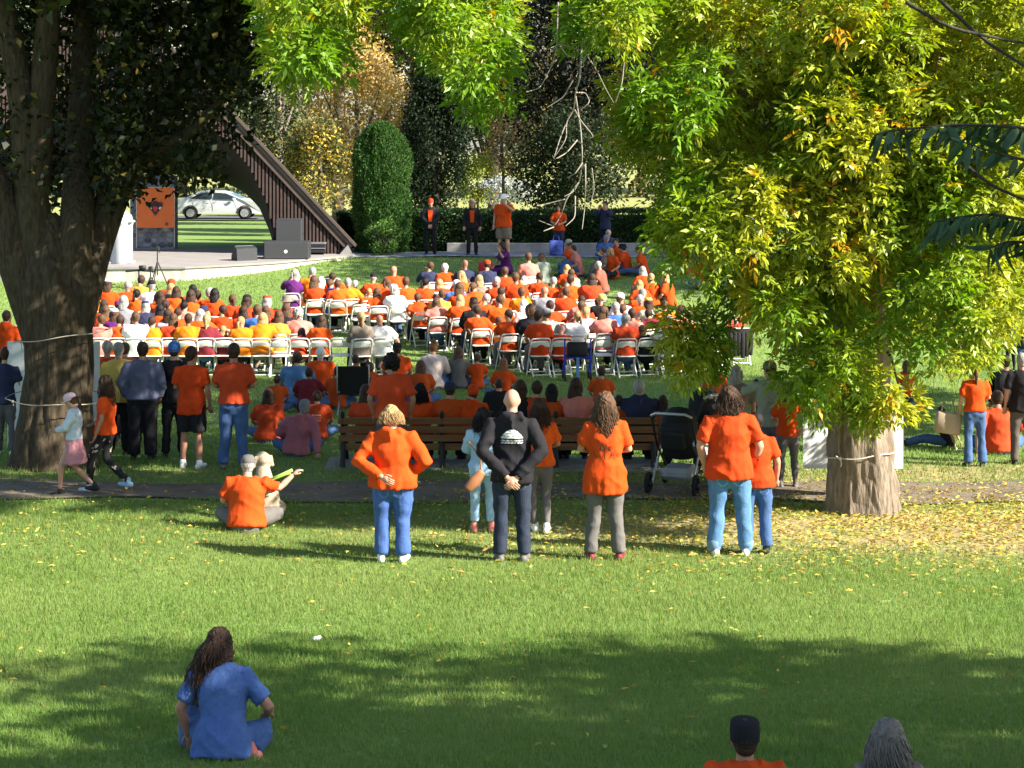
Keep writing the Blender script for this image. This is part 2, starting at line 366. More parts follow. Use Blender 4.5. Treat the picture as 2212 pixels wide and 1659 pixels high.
    for s in 'LR':
        an = A['an' + s]; td = unit(A['toe' + s]); m = MB(); c = an - np.array([0, 0, .038])
        if p['kind'] in ('cross', 'ground'): td = np.array([1 if s == 'L' else -1, .35, 0]); td = unit(td)
        a_ = c - td * .05; b_ = c + td * .15
        m.tube([a_, lerp(a_, b_, .35), lerp(a_, b_, .75), b_], [.038, .042, .046, .036], [.045, .050, .036, .028], side=np.cross(td, [0, 0, 1]))
        m.tube([an + np.array([0, 0, .03]), an - np.array([0, 0, .02])], [.046, .045]); sh.append(m.mesh('shoe'))
    MC[key] = (body, shirt, tr, sh); return MC[key]

def lathe_cap(mb, c, R, r, h, y0=0.0): pass
def hair_mesh(style, p, hy, ht, length=.30, locks=0, seed=0, droop=(0, 0), curl=.016, vox=.0):
    key = ('hair', style, p['key'], hy, ht, length, locks, seed, droop)
    if key in MC: return MC[key]
    rg = np.random.default_rng(seed + 11); h, R = headframe(p, hy, ht); m = MB()
    def q(v): return h + R @ np.array(v, float)
    big = {'C': 1.12, 'L': 1.06, 'O': 1.06}.get(style, 1.0)
    m.ell(q((0, -.022, .026)), (.090 * big, .099 * big, .109 * big), 20, 12, 0, R)
    if style in 'SBP': m.ell(q((0, -.050, -.035)), (.070, .055, .060), 14, 8, 0, R)
    if style in 'LO':
        Ln = length if style == 'L' else .10; dx, dy = droop
        a = q((0, -.035, .03)); b = q((0, -.062, -.06)); neckz = b + np.array([dx * .4, -.025 + dy * .4, -Ln * .45]); e = b + np.array([dx, -.03 + dy, -Ln])
        if p['kind'] not in ('stand', 'walk'): neckz[1] -= .01; e[1] -= .03
        m.tube([a, b, neckz, e], [.086, .104, .116 if style == 'L' else .090, .075], [.075, .066, .050, .026], n=16)
        for sg in (-1, 1): m.tube([q((sg * .072, .0, .04)), q((sg * .086, -.005, -.05)), q((sg * .076, -.03, -.05)) + np.array([dx * .4, 0, -Ln * .5])], [.028, .028, .016], [.045, .040, .02], n=8)
    if style == 'P':
        m.tube([q((0, -.10, .02)), q((0, -.15, .0)), q((0, -.14, -.10)), q((0, -.12, -.12)) + np.array([0, -.01, -length * .6])], [.022, .028, .032, .012])
        if locks == 0 and length > .5:
            for k in range(9): z = -.14 - k * .045; m.ell(q((0, -.15, 0)) + np.array([0, -.02, z + .06]), (.026 - k * .0012, .024, .030), 8, 6)
    if style == 'B': m.ell(q((0, -.06, .140)), (.046, .046, .042)); m.ell(q((.012, -.075, .15)), (.03, .03, .03))
    if style == 'C':
        for i in range(90):
            v = unit(rg.normal(size=3) + np.array([0, -.5, .3])); m.ell(q(np.array([0, -.022, .02]) + v * np.array([.100, .108, .118])), [rg.uniform(.020, .036)] * 3, 6, 5)
    near = locks > 0
    if near:
        base = remesh(m, .008, 1, .012, seed, (38, 38, 5), 'hair'); m = MB(); short = style == 'S'
        for i in range(int(locks * 5)):
            an = rg.uniform(-2.5, 2.5); zz = rg.uniform(-.02, .10); st = np.array([math.sin(an) * .090, -.022 - math.cos(an) * .098, zz]) * np.array([big, big, 1])
            st[:2] *= math.sqrt(max(.05, 1 - (max(0, zz - .02) / .11) ** 2))
            a = q(st); l = (length if not short else .07) * rg.uniform(.7, 1.12) + max(0, zz) * .8; npt = 10; pts = []; ph = rg.uniform(0, 6.3); wl = rg.uniform(.06, .11); cu = curl * rg.uniform(.4, 1.3)
            if abs(an) > 1.7: l *= .8
            for k in range(npt):
                t = k / (npt - 1); z = -t * l; out = .030 * math.sin(min(1, t * 2.5) * 1.57); c_ = cu * min(1, t * 2.5)
                pts.append(a + np.array([math.sin(an) * (out + .03 * t) + droop[0] * t + c_ * math.sin(z / wl * 3 + ph), -math.cos(an) * out * .8 + droop[1] * t - .02 * t + c_ * math.cos(z / wl * 3 + ph), z]))
            rr = rg.uniform(.0028, .0062) * (.7 if short else 1); m.tube(pts, np.linspace(rr, rr * .3, npt) * np.array([.5] + [1] * (npt - 1)), n=4)
        em = m.mesh('e'); bm = bmesh.new(); bm.from_mesh(base); bm.from_mesh(em); bm.to_mesh(base); bm.free(); bpy.data.meshes.remove(em)
        base.polygons.foreach_set('use_smooth', [True] * len(base.polygons)); MC[key] = base; return base
    MC[key] = m.mesh('hair'); return MC[key]
def hat_mesh(kind, p, hy, ht, back=False):
    key = ('hat', kind, p['key'], hy, ht, back)
    if key in MC: return MC[key]
    h, R = headframe(p, hy, ht); m = MB()
    if kind == 'army': kind2 = 'army'
    n = 18; rings = dict(cap=[(.097, .02), (.101, .06), (.093, .105), (.066, .138), (.02, .15)], army=[(.101, .01), (.103, .06), (.100, .122), (.088, .140), (.02, .144)],
                         beanie=[(.099, .0), (.103, .05), (.097, .105), (.066, .145), (.02, .16)], bucket=[(.155, .022), (.106, .045), (.098, .115), (.076, .145), (.02, .148)])[kind]
    V = []; a = np.linspace(0, 2 * math.pi, n, endpoint=False)
    for r, z in rings: V += [(r * .93 * math.cos(t), r * 1.07 * math.sin(t) - .012, z - .012) for t in a]
    f = [(i * n + j, i * n + (j + 1) % n, (i + 1) * n + (j + 1) % n, (i + 1) * n + j) for i in range(len(rings) - 1) for j in range(n)] + [tuple((len(rings) - 1) * n + j for j in range(n))]
    m.add((np.array(V) @ R.T) + h, f)
    if kind in ('cap', 'army'):
        sg = -1 if back else 1; V = []; f = []
        for i in range(9):
            t = -1.15 + 2.3 * i / 8; x = math.sin(t) * .083; y = sg * (math.cos(t) * .09) - .012
            V += [(x, y, .024), (x * .95, y + sg * .075 * math.cos(t * 1.1), .008), (x * .95, y + sg * .075 * math.cos(t * 1.1), .002), (x, y, .016)]
        for i in range(8):
            b = i * 4
            for k in range(4): f.append((b + k, b + (k + 1) % 4, b + 4 + (k + 1) % 4, b + 4 + k))
        m.add((np.array(V) @ R.T) + h, f); m.ell(h + R @ np.array([0, -.012, .128]), (.008, .008, .006), 6, 5)
    MC[key] = m.mesh('hat'); return MC[key]

def person(label, at, p, head_y=None, k=None, yaw=0, w=1.0, shirt='O', sleeve='short', pants='J', pk='long', shoe='K', hair='dS', hat=None, skin=0,
           group=None, vox=None, hem=.10, seed=0, hy=0, ht=0, fem=False, hood=False, length=.30, locks=0, droop=(0, 0), pos=None, denim=True, legw=1.0, z=0, hatback=False, slab=None):
    loc = G(*at) if pos is None else Vector(pos)
    s = F / loc.y
    if k is None: k = ((at[1] - head_y) / s) / p['ref'] if head_y is not None else 1.0
    if vox is None: vox = max(.0095, min(.03, 1.55 / (s * .463))) / k
    vox = round(vox, 4)
    b, S, T, sh = body_meshes(p, w, sleeve, pk if pk != 'skirt' else 'none', vox, hem, seed, hy, ht, fem, hood, legw=legw)
    o = link('person', b); o.location = loc + Vector((0, 0, z)); o.rotation_euler = (0, 0, math.radians(yaw)); o.scale = (k, k, k)
    o.material_slots[0].link = 'OBJECT'; o.material_slots[0].material = SKIN[skin]
    tag(o, label, 'person', group)
    if S is not None: so = link('hoodie' if hood else 'shirt', S, o); setm(so, cloth(shirt))
    else: so = None
    if T is not None: to = link('shorts' if pk == 'shorts' else ('leggings' if pk == 'leg' else 'trousers'), T, o); setm(to, cloth(pants, 'denim' if (denim and pants in 'JDIXS') else 'fabric'))
    if shoe:
        for i in (0, 1):
            q = link('shoe', sh[i], o); setm(q, mat('shoe_' + shoe, CLOTH[shoe], .6))
    if hair and hair[1] != 'A':
        q = link('hair', hair_mesh(hair[1], p, hy, ht, length, locks, seed, droop), o); setm(q, hairm(hair[0]))
    if hat:
        kd, c = hat.split(':'); q = link({'cap': 'cap', 'army': 'cap', 'beanie': 'beanie', 'bucket': 'hat'}[kd], hat_mesh(kd, p, hy, ht, hatback), o); setm(q, cloth(c))
    return o
def setm(o, m):
    if len(o.data.materials) == 0: o.data.materials.append(m)
    o.material_slots[0].link = 'OBJECT'; o.material_slots[0].material = m
def child(o, name):
    for c in o.children:
        if c.name.split('.')[0] == name: return c
def decal(par, target, cells, size, org, m, name='print', axis=(0, 1, 0), push=.004):
    """flat print of small cells laid on the back of a garment (cells: (col,row)), org = top-left corner in the garment's own space"""
    me = target.data; n = len(me.vertices); co = np.empty(n * 3); me.vertices.foreach_get('co', co)
    bt = BVHTree.FromPolygons(co.reshape(-1, 3).tolist(), [tuple(q.vertices) for q in me.polygons]); ax = Vector(axis)
    V = []
    for (c, r) in cells:
        quad = []
        for (dc, dr) in ((0, 0), (1, 0), (1, 1), (0, 1)):
            st = Vector((org[0] + (c + dc) * size[0], org[1], org[2] - (r + dr) * size[1])); hit = bt.ray_cast(st, ax)
            if hit[0] is None: break
            quad.append(hit[0] - ax * push)
        if len(quad) == 4: V.append([v[:] for v in quad])
    if V: return quads(name, np.array(V), m, None, par)

def pockets(o, c):
    t = child(o, 'trousers')
    if t is None: return
    k = 1
    for sg in (-1, 1):
        cells = [(i, j) for i in range(9) for j in range(10) if not (j > 7 and (i < (j - 7) or i > 8 - (j - 7))) and (i in (0, 8) or j in (0, 9) or (j > 6 and (i - (j - 7) in (0, 1) or i + (j - 7) in (7, 8))))]
        decal(o, t, cells, (.0125, .0135), (sg * .085 - .056, -.6, .875), mat('stitch_' + c, tuple(x * 1.7 for x in CLOTH[c]), .85), 'pocket', push=.003)
# ------------------------------------------------------------------ ground
PATH0, PATH1 = 24.55, 26.05
def build_ground():
    ys = np.concatenate([np.arange(-6, 8, 1.0), np.arange(8, 48, .2), np.arange(48, 72, .5), np.arange(72, 160, 3), np.arange(160, 420, 20)])
    xs = np.concatenate([np.linspace(-260, -26, 14), np.arange(-25, 25, .3), np.linspace(26, 260, 14)])
    X, Y = np.meshgrid(xs, ys); Z = np.interp(Y, TD, TZ)
    P = np.stack([X, Y, Z], -1).reshape(-1, 3)
    near = np.exp(-((P[:, 0]) / 40) ** 2)
    P[:, 2] += .05 * (vn(P * [.5, .5, 0], 3) - .5) * near * (P[:, 1] < 55)
    n1 = vn(P * [.35, .5, 0], 1); n2 = vn(P * [1.6, 2.2, 0], 2)
    g = np.array([.125, .205, .042]); g2 = np.array([.17, .248, .060]); tan = np.array([.30, .235, .115])
    c = g * (1 - n1[:, None]) + g2 * n1[:, None]
    wear = np.clip(1 - np.abs(P[:, 1] - 22.6) / 2.6, 0, 1) * np.clip((P[:, 0] + 7.5) / 4, 0, 1) * (.25 + .95 * n2) * np.clip(.40 + .09 * P[:, 0], .2, 1)
    wear = np.maximum(wear, np.clip(1 - np.abs(P[:, 1] - 26.8) / 1.6, 0, 1) * np.clip(.25 + .1 * P[:, 0], .15, .9) * (.4 + .7 * n2))
    wear = np.clip(wear * 2.2, 0, .97)[:, None]
    c = c * (1 - wear) + tan * wear
    dry = np.clip((P[:, 1] - 95) / 20, 0, 1)[:, None] * .6; c = c * (1 - dry) + np.array([.34, .30, .11]) * dry
    ny, nx = X.shape; idx = np.arange(ny * nx).reshape(ny, nx)
    f = np.stack([idx[:-1, :-1], idx[:-1, 1:], idx[1:, 1:], idx[1:, :-1]], -1).reshape(-1, 4)
    me = bpy.data.meshes.new('lawn'); me.vertices.add(len(P)); me.vertices.foreach_set('co', P.ravel())
    me.loops.add(len(f) * 4); me.loops.foreach_set('vertex_index', f.ravel().astype(np.int32)); me.polygons.add(len(f))
    me.polygons.foreach_set('loop_start', np.arange(0, len(f) * 4, 4, dtype=np.int32)); me.update(calc_edges=True)
    ca = me.color_attributes.new('Col', 'FLOAT_COLOR', 'POINT'); c4 = np.ones((len(P), 4), np.float32); c4[:, :3] = c; ca.data.foreach_set('color', c4.ravel())
    me.polygons.foreach_set('use_smooth', [True] * len(f))
    o = link('lawn', me, None, vcolmat('lawn', .95, .5, 30, .42, 9)); tag(o, 'green lawn falling from a bank to the stage field', None, None, 'structure')
build_ground()
def gzn(P): return np.interp(P[:, 1], TD, TZ) + .05 * (vn(np.stack([P[:, 0], P[:, 1], P[:, 1] * 0], 1) * [.5, .5, 0], 3) - .5) * np.exp(-((P[:, 0]) / 40) ** 2)

def strip(name, y0f, y1f, x0, x1, dz, m, label, step=.4):
    xs = np.arange(x0, x1 + step, step); V = []; f = []
    K = 7
    for x in xs:
        a, b = y0f(x), y1f(x)
        for k in range(K):
            y = a + (b - a) * k / (K - 1); V.append((x, y, gzn(np.array([[x, y]]))[0] + dz))
    for i in range(len(xs) - 1):
        for k in range(K - 1): f.append((i * K + k, (i + 1) * K + k, (i + 1) * K + k + 1, i * K + k + 1))
    me = bpy.data.meshes.new(name); me.from_pydata(V, [], f); me.polygons.foreach_set('use_smooth', [True] * len(f))
    o = link(name, me, None, m); tag(o, label, None, None, 'structure'); return o
wob = lambda x, s: .14 * math.sin(x * .9 + s) + .09 * math.sin(x * 2.3 + s * 2)
strip('path', lambda x: PATH0 + wob(x, 0), lambda x: PATH1 + wob(x, 2), -30, 30, .02, mat('asphalt', (.15, .120, .088), .95, .45, 2.2, .6, 60), 'narrow asphalt path crossing the lawn behind the park benches')
strip('walkway', lambda x: 60.2, lambda x: 61.7, -5.0, 9, .03, mat('pavement', (.22, .23, .25), .9, .2, 2, .2, 40), 'grey concrete walkway in front of the clipped hedge', .8)
strip('road', lambda x: 98, lambda x: 105, -120, 120, .06, mat('road_asphalt', (.10, .10, .10), .95, .2, 1, .2, 20), 'asphalt road beyond the stage', 4)
# low kerb wall in front of the hedge, cast in pieces
kw = empty('kerb_wall', (0, 61.8, gz(61.8))); tag(kw, 'low concrete kerb wall along the foot of the hedge', 'wall')
for i in range(4):
    x0 = Xat(965, 61.8) + i * 1.75; m = MB(); m.box((x0 + .86, 0, .13), (1.71, .22, .32), bev=.015); m.obj('kerb_block', mat('kerb_concrete', (.30, .29, .28), .9, .25, 3, .3, 30), kw, False)

# grass blades
def grass(n, y0, y1, hh, ww, seed, clump):
    rg = np.random.default_rng(seed)
    y = np.sqrt(rg.uniform(y0 * y0, y1 * y1, n)); x = rg.uniform(-1, 1, n) * .272 * y
    y = y0 + (y1 - y0) * ((y - y0) / (y1 - y0)) ** 1.25
    x = rg.uniform(-1, 1, n) * (.272 * y + 2.6)
    P = np.stack([x, y, np.zeros(n)], 1)
    dens = vn(P * [2.2, 2.2, 0], 21) * .6 + vn(P * [6, 6, 0], 22) * .6
    wear = np.clip(1 - np.abs(y - 22.6) / 2.6, 0, 1) * np.clip((x + 7.5) / 4, 0, 1) * np.clip(.40 + .09 * x, .2, 1)
    keep = (dens > .24 - clump) & ~((y > PATH0 - .05 + .45 * (vn(P * [2.5, 2.5, 0], 27) - .3)) & (y < PATH1 - .45 * (vn(P * [2.5, 2.5, 0], 28) - .3))) & (rg.uniform(size=n) > wear * 1.9)
    P = P[keep]; y = y[keep]; N = len(P); P[:, 2] = gzn(P) - .004
    a = rg.uniform(0, 6.283, N); lean = rg.uniform(.1, .9, N); h = hh * rg.uniform(.5, 1.25, N) * (.75 + .6 * vn(P * [1.1, 1.1, 0], 23))
    wdt = ww * rg.uniform(.7, 1.3, N)
    dr = np.stack([np.cos(a) * lean, np.sin(a) * lean, np.ones(N)], 1); dr = unit(dr); b = rg.uniform(0, 6.283, N)
    sdv = np.stack([np.cos(b), np.sin(b), np.zeros(N)], 1) * wdt[:, None] / 2
    V = np.stack([P - sdv, P + sdv, P + dr * h[:, None]], 1)
    t = vn(P * [.6, .8, 0], 24)[:, None]; q = rg.uniform(size=(N, 1))
    c = np.array([.142, .232, .048]) * (1 - t) + np.array([.222, .298, .082]) * t
    c = c * (.85 + .3 * q); dryb = (rg.uniform(size=N) < .05); c[dryb] = [.28, .24, .10]
    o = quads('grass', V, leafmat('grass_blade', .42, .6, .2), c, None, 3); tag(o, 'short mown green grass blades covering the lawn', 'grass', None, 'stuff'); return o
grass(640000, 11.2, 24.2, .058, .0085, 31, .12)
grass(215000, 24.2, 46, .07, .016, 32, .05)
grass(105000, 46, 60.2, .07, .026, 33, .05)

# fallen leaves
def litter(n, name, label, region, sz, seed):
    rg = np.random.default_rng(seed); x, y = region(rg, n); P = np.stack([x, y, x * 0], 1)
    P[:, 2] = gzn(P) + rg.uniform(.02, .045, len(P)); N = len(P)
    a = rg.uniform(0, 6.283, N); d = np.stack([np.cos(a), np.sin(a), rg.normal(size=N) * .25], 1)
    col = np.where(rg.uniform(size=(N, 1)) < .7, np.array([[.52, .40, .07]]), np.array([[.42, .26, .08]])) * rg.uniform(.6, 1.25, (N, 1))
    col[rg.uniform(size=N) < .25] = [.33, .36, .07]
    o = leaves(name, P, d, sz * rg.uniform(.6, 1.2, N), sz * .36 * rg.uniform(.7, 1.3, N), col, leafmat('litter_leaf', .2, .7), None, rg, fold=.3)
    tag(o, label, 'leaves', None, 'stuff')
def reg1(rg, n):
    y = rg.normal(22.9, 1.6, n); x = rg.uniform(-6.5, 8.5, n); k = (rg.uniform(size=n) < np.clip(.24 + .10 * x, .07, 1)) & (y > 18.5) & (y < 28); return x[k], y[k]
litter(26000, 'fallen_leaves', 'yellow fallen leaves carpeting the worn ground around the right tree', reg1, .075, 41)
def reg2(rg, n):
    y = np.sqrt(rg.uniform(12 ** 2, 30 ** 2, n)); x = rg.uniform(-.27, .27, n) * y; return x, y
litter(420, 'scattered_leaves', 'single yellow leaves scattered thinly over the open lawn', reg2, .07, 42)

# ------------------------------------------------------------------ stage
STZ = CAMZ - 4.46
fr = [(-120, 604), (60, 611), (220, 611), (400, 607), (480, 600), (560, 590), (610, 582), (660, 573), (715, 562)]
pts = [G(*q) for q in fr]; poly = [(p.x, p.y) for p in pts] + [(-4.9, 60.1), (-4.9, 63.2), (pts[0].x - 3, 63.2), (pts[0].x - 3, 55.3)]
st = empty('stage', (-10, 59, STZ)); tag(st, 'low curved concrete stage platform with a stained white front wall', 'stage')
loc = lambda P: [(a + 10, b - 59) for a, b in P]
m = MB(); m.prism(loc(poly), -1.6, -.06); fo = m.obj('front_wall', mat('stage_concrete', (.42, .39, .35), .9, .55, .9, .25, 12, stretch=(1, 1, .3)), st, False)
cx, cy = -10.5, 60
poly2 = [(a + (cx - a) * -.006, b - .05) if i < len(fr) else (a, b) for i, (a, b) in enumerate(poly)]
m = MB(); m.prism(loc(poly2), -.058, 0); m.obj('deck', mat('stage_deck', (.24, .22, .21), .9, .15, 1.2, .15, 20), st, False)

# ------------------------------------------------------------------ band shell
YF, YB = 60.9, 66.4
SHR = math.radians(9.5)
shell = empty('band_shell', (-12.6, YF, STZ), SHR); tag(shell, 'dark brown timber band shell with steep sloping roof and arched opening', 'band shell')
ox, oz = -12.6, STZ
def L2(px, py, d): return (Xat(px, d) - ox, Zat(py, d) - oz)
foot = L2(748, 533, YF); apex = (0.0, Zat(-22, YF) - oz)
shell.location = (-12.6 + foot[0] - foot[0] * math.cos(SHR), YF - foot[0] * math.sin(SHR), STZ)
roof = lambda x: apex[1] + (foot[1] - apex[1]) * abs(x) / foot[0]
archR = [L2(596, 545, YF), L2(592, 500, YF), L2(578, 438, YF), L2(541, 360, YF), L2(505, 318, YF), L2(468, 284, YF), L2(420, 258, YF), L2(350, 232, YF), (0, Zat(222, YF) - oz)]
backR = [L2(596, 545, YB), L2(584, 500, YB), L2(560, 445, YB), L2(530, 415, YB), L2(500, 398, YB), L2(455, 384, YB), L2(400, 376, YB), L2(330, 372, YB), (0, Zat(370, YB) - oz)]
backR = [(a + .92, b) if a > 0 else (a, b) for a, b in backR]
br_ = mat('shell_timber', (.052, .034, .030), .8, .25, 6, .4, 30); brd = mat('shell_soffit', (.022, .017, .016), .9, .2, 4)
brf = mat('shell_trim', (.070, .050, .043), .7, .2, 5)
arch = archR + [(-x, z) for x, z in reversed(archR[:-1])]; back = backR + [(-x, z) for x, z in reversed(backR[:-1])]
ax_ = np.array([a[0] for a in archR][::-1]); az_ = np.array([a[1] for a in archR][::-1])
def archz(x): x = abs(x); return float(np.interp(x, ax_, az_)) if x < archR[0][0] else -.3
# panel behind the battens
m = MB(); xs = np.linspace(-foot[0], foot[0], 90); V = []; f = []
for x in xs: V += [(x, .02, max(archz(x), -.3)), (x, .02, max(roof(x) - .02, -.2)), (x, .10, max(archz(x), -.3)), (x, .10, max(roof(x) - .02, -.2))]
for i in range(len(xs) - 1):
    a = i * 4; f += [(a, a + 4, a + 5, a + 1), (a + 2, a + 3, a + 7, a + 6), (a, a + 2, a + 6, a + 4)]
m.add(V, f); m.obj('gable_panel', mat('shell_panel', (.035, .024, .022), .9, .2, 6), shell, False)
x = -foot[0] + .25; nb = 0
while x < foot[0] - .2:
    z0, z1 = archz(x), roof(x) - .12
    if z1 - z0 > .15:
        m = MB(); m.box((x, -.028, (z0 + z1) / 2), (.062, .09, z1 - z0)); m.obj('batten', br_, shell, False); nb += 1
    x += .112
m = MB(); V = []; f = []
for (a, b) in zip(arch, back): V += [(a[0], -.02, a[1]), (b[0], YB - YF, b[1])]
for i in range(len(arch) - 1): f.append((2 * i, 2 * i + 1, 2 * i + 3, 2 * i + 2))
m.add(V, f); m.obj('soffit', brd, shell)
m = MB(); V = []; f = []
for x in xs: 
    zb = float(np.interp(abs(x), [q[0] for q in backR][::-1], [q[1] for q in backR][::-1])) if abs(x) < backR[0][0] else -.3
    V += [(x, YB - YF, zb), (x, YB - YF, max(roof(x) - .05, -.3))]
for i in range(len(xs) - 1): f.append((2 * i, 2 * i + 2, 2 * i + 3, 2 * i + 1))
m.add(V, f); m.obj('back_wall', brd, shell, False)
for sg in (1, -1):
    R = Ry(sg * math.atan2(apex[1] - foot[1], foot[0])); Ls = math.hypot(foot[0], apex[1] - foot[1]) + .25
    c = np.array([sg * foot[0] / 2, 0, (apex[1] + foot[1]) / 2])
    m = MB(); m.box(c + np.array([sg * .10, 3.05, .13]), (Ls, 6.5, .16), R); m.obj('roof', mat('roof_shingle', (.11, .085, .075), .85, .3, 3, .4, 20), shell, False)
    m = MB(); m.box(c + np.array([sg * .04, -.13, .02]), (Ls - .1, .07, .24), R, bev=.01); m.obj('fascia', brf, shell, False)
    m = MB(); m.box(c + np.array([sg * .17, -.22, .16]), (Ls + .1, .08, .10), R, bev=.01); m.obj('barge_board', brf, shell, False)
    m = MB(); m.prism([(sg * (foot[0] - .55), -.35), (sg * (foot[0] + .35), -.35), (sg * (foot[0] + .02), .30)], -.4, .9, 'y'); m.obj('foot_block', mat('foot_concrete', (.20, .19, .18), .9, .2, 4), shell, False)

# ------------------------------------------------------------------ trees
def pip(px, py, poly):
    px = np.asarray(px); py = np.asarray(py); r = np.zeros(px.shape, bool); n = len(poly)
    for i in range(n):
        x1, y1 = poly[i]; x2, y2 = poly[(i + 1) % n]
        c = ((y1 > py) != (y2 > py)) & (px < (x2 - x1) * (py - y1) / (y2 - y1 + 1e-9) + x1); r ^= c
    return r
def trunk_mesh(pts, rad, nseg=96, nring=120, amp=.03, fx=9.0, fz=2.2, seed=0, flare=None):
    pts = np.array(pts, float); t = np.linspace(0, 1, len(pts)); q = np.linspace(0, 1, nring)
    C = np.stack([np.interp(q, t, pts[:, k]) for k in range(3)], 1); Rr = np.interp(q, t, rad)
    a = np.linspace(0, 2 * math.pi, nseg, endpoint=False)
    ring = np.stack([np.cos(a), np.sin(a)], 1)
    V = np.zeros((nring, nseg, 3)); V[:] = C[:, None]
    lob = 1 + .05 * np.sin(a * 3 + seed)[None] + .03 * np.sin(a * 7 + 2 * seed)[None]
    if flare is not None: lob = lob + flare * np.exp(-q / .10)[:, None] * (.35 + .65 * np.abs(np.sin(a * 2.5 + seed)))[None]
    V[..., 0] += ring[None, :, 0] * Rr[:, None] * lob; V[..., 1] += ring[None, :, 1] * Rr[:, None] * lob
    zz = C[:, None, 2] + 0 * a[None]
    N = np.stack([ring[None, :, 0] * 1.0 * np.ones((nring, 1)) * Rr[:, None] * fx, ring[None, :, 1] * np.ones((nring, 1)) * Rr[:, None] * fx, zz * fz], -1).reshape(-1, 3)
    N = N + 1.1 * (np.stack([vn(N * .6, seed + 1), vn(N * .6, seed + 2), 0 * N[:, 0]], 1) - .5)
    rd = 1 - np.abs(2 * vn(N, seed + 3) - 1); r2 = 1 - np.abs(2 * vn(N * 2.1, seed + 4) - 1)
    hgt = ((1 - rd) * .75 + (1 - r2) * .3).reshape(nring, nseg)
    V[..., 0] += ring[None, :, 0] * (hgt - .35) * amp; V[..., 1] += ring[None, :, 1] * (hgt - .35) * amp
    f = []; me = MB(); idx = np.arange(nring * nseg).reshape(nring, nseg)
    f = np.stack([idx[:-1], np.roll(idx[:-1], -1, 1), np.roll(idx[1:], -1, 1), idx[1:]], -1).reshape(-1, 4)
    me.add(V.reshape(-1, 3), f.tolist()); me.f.append(tuple(range((nring - 1) * nseg, nring * nseg))); me.mi.append(0)
    return me.mesh('trunk')
def bark(name, col, var=.35): return mat(name, col, .9, var, 14, 1.0, 18, stretch=(1.6, 1.6, .32), spec=.1)
def limb(mb, pts, rad, n=9): 
    pts = np.array(pts, float); t = np.linspace(0, 1, len(pts)); k = max(6, len(pts) * 4); q = np.linspace(0, 1, k)
    C = np.stack([np.interp(q, t, pts[:, i]) for i in range(3)], 1)
    C = np.array([C[max(0, i - 1):i + 2].mean(0) for i in range(k)])
    mb.tube(C, np.interp(q, t, rad), n=n)

def ash_tips(T, out, nleaf, rg, colf, lsz=.10, pend=.15):
    """compound leaves round each twig tip T; out = outward direction"""
    N = len(T); b = np.repeat(T, nleaf, 0); o = np.repeat(out, nleaf, 0); M = len(b)
    d = unit(o * .9 + rg.normal(size=(M, 3)) * .75 + np.array([0, 0, -pend])); b = b + d * .02
    rl = rg.uniform(.14, .26, M); s = unit(np.cross(d, rg.normal(size=(M, 3)) * .5 + np.array([0, 0, 1.])))
    B, D = [], []
    for t, sg in ((.45, 1), (.45, -1), (.85, 1), (.85, -1), (1.0, 0)):
        B.append(b + d * (rl * t)[:, None] + np.array([0, 0, -1.]) * (rl * t * t * .25)[:, None])
        D.append(unit(d * (.75 if sg else 1) + s * sg * .8 + np.array([0, 0, -.28]) + rg.normal(size=(M, 3)) * .16))
    B = np.concatenate(B); D = np.concatenate(D); col = np.tile(colf(b, rg), (5, 1)) * rg.uniform(.75, 1.25, (len(B), 1))
    return B, D, lsz * rg.uniform(.65, 1.2, len(B)), .34 * lsz * rg.uniform(.8, 1.25, len(B)), col

# --- right ash tree
RTX = Xat(1862, 23.95); RTY = 23.95; RTZ = gz(RTY)
ash = empty('ash_tree', (RTX, RTY, RTZ)); tag(ash, 'large yellow green ash tree with deeply furrowed trunk at the right', 'tree')
base = np.array([RTX, RTY, RTZ])
tm = trunk_mesh([(.02, 0, -.25), (0, 0, .25), (-.02, 0, 1.0), (-.03, .03, 2.0), (-.06, .1, 3.2)], [.47, .42, .385, .36, .34], 190, 230, .085, 8.6, 1.9, 5, .17)
link('trunk', tm, ash, bark('ash_bark', (.20, .16, .122), .55))
lm = MB()
LIMBS = [((-.05, .1, 3.0), (-1.2, .8, 5.6), (-3.6, .4, 7.8), (-6.2, -.5, 8.4)), ((0, .1, 3.0), (.9, .5, 5.4), (1.8, .8, 8.0), (2.2, 1, 11)), ((.1, .1, 2.8), (1.2, -.2, 3.9), (2.3, -.4, 4.8)),
         ((-.1, .1, 2.9), (-.9, 1.9, 5.0), (-2.0, 4.2, 7.5), (-2.6, 5.5, 9)), ((0, .2, 2.9), (1.2, 2.2, 4.8), (3.0, 4.4, 7.0)), ((-.1, 0, 2.9), (-1.1, -.8, 4.4), (-2.0, -2.2, 5.6)), ((0, 0, 3.), (-.6, .2, 6), (-1.6, .4, 9.5), (-2, .5, 12)), ((0, 0, 2.6), (.7, -1.2, 3.6), (1.3, -2.3, 4.0))]
for q in LIMBS: limb(lm, q, np.linspace(.20, .04, len(q)))
lm.obj('branch', bark('ash_bark', (0, 0, 0)), ash)
MAIN = [(1390, -80), (1395, 90), (1450, 200), (1440, 330), (1430, 430), (1480, 510), (1570, 545), (1640, 600), (1680, 690), (1745, 755), (1760, 835), (1800, 862), (1880, 862), (1918, 800), (1935, 715), (1995, 715), (2025, 805), (2085, 800), (2150, 725), (2140, 640), (2100, 560), (2110, 470), (2290, 450), (2290, -80)]
UPL = [(575, -80), (600, 40), (635, 130), (690, 150), (722, 60), (800, 20), (890, 35), (940, 110), (1000, 185), (1045, 220), (1080, 130), (1098, 10), (1100, -80)]
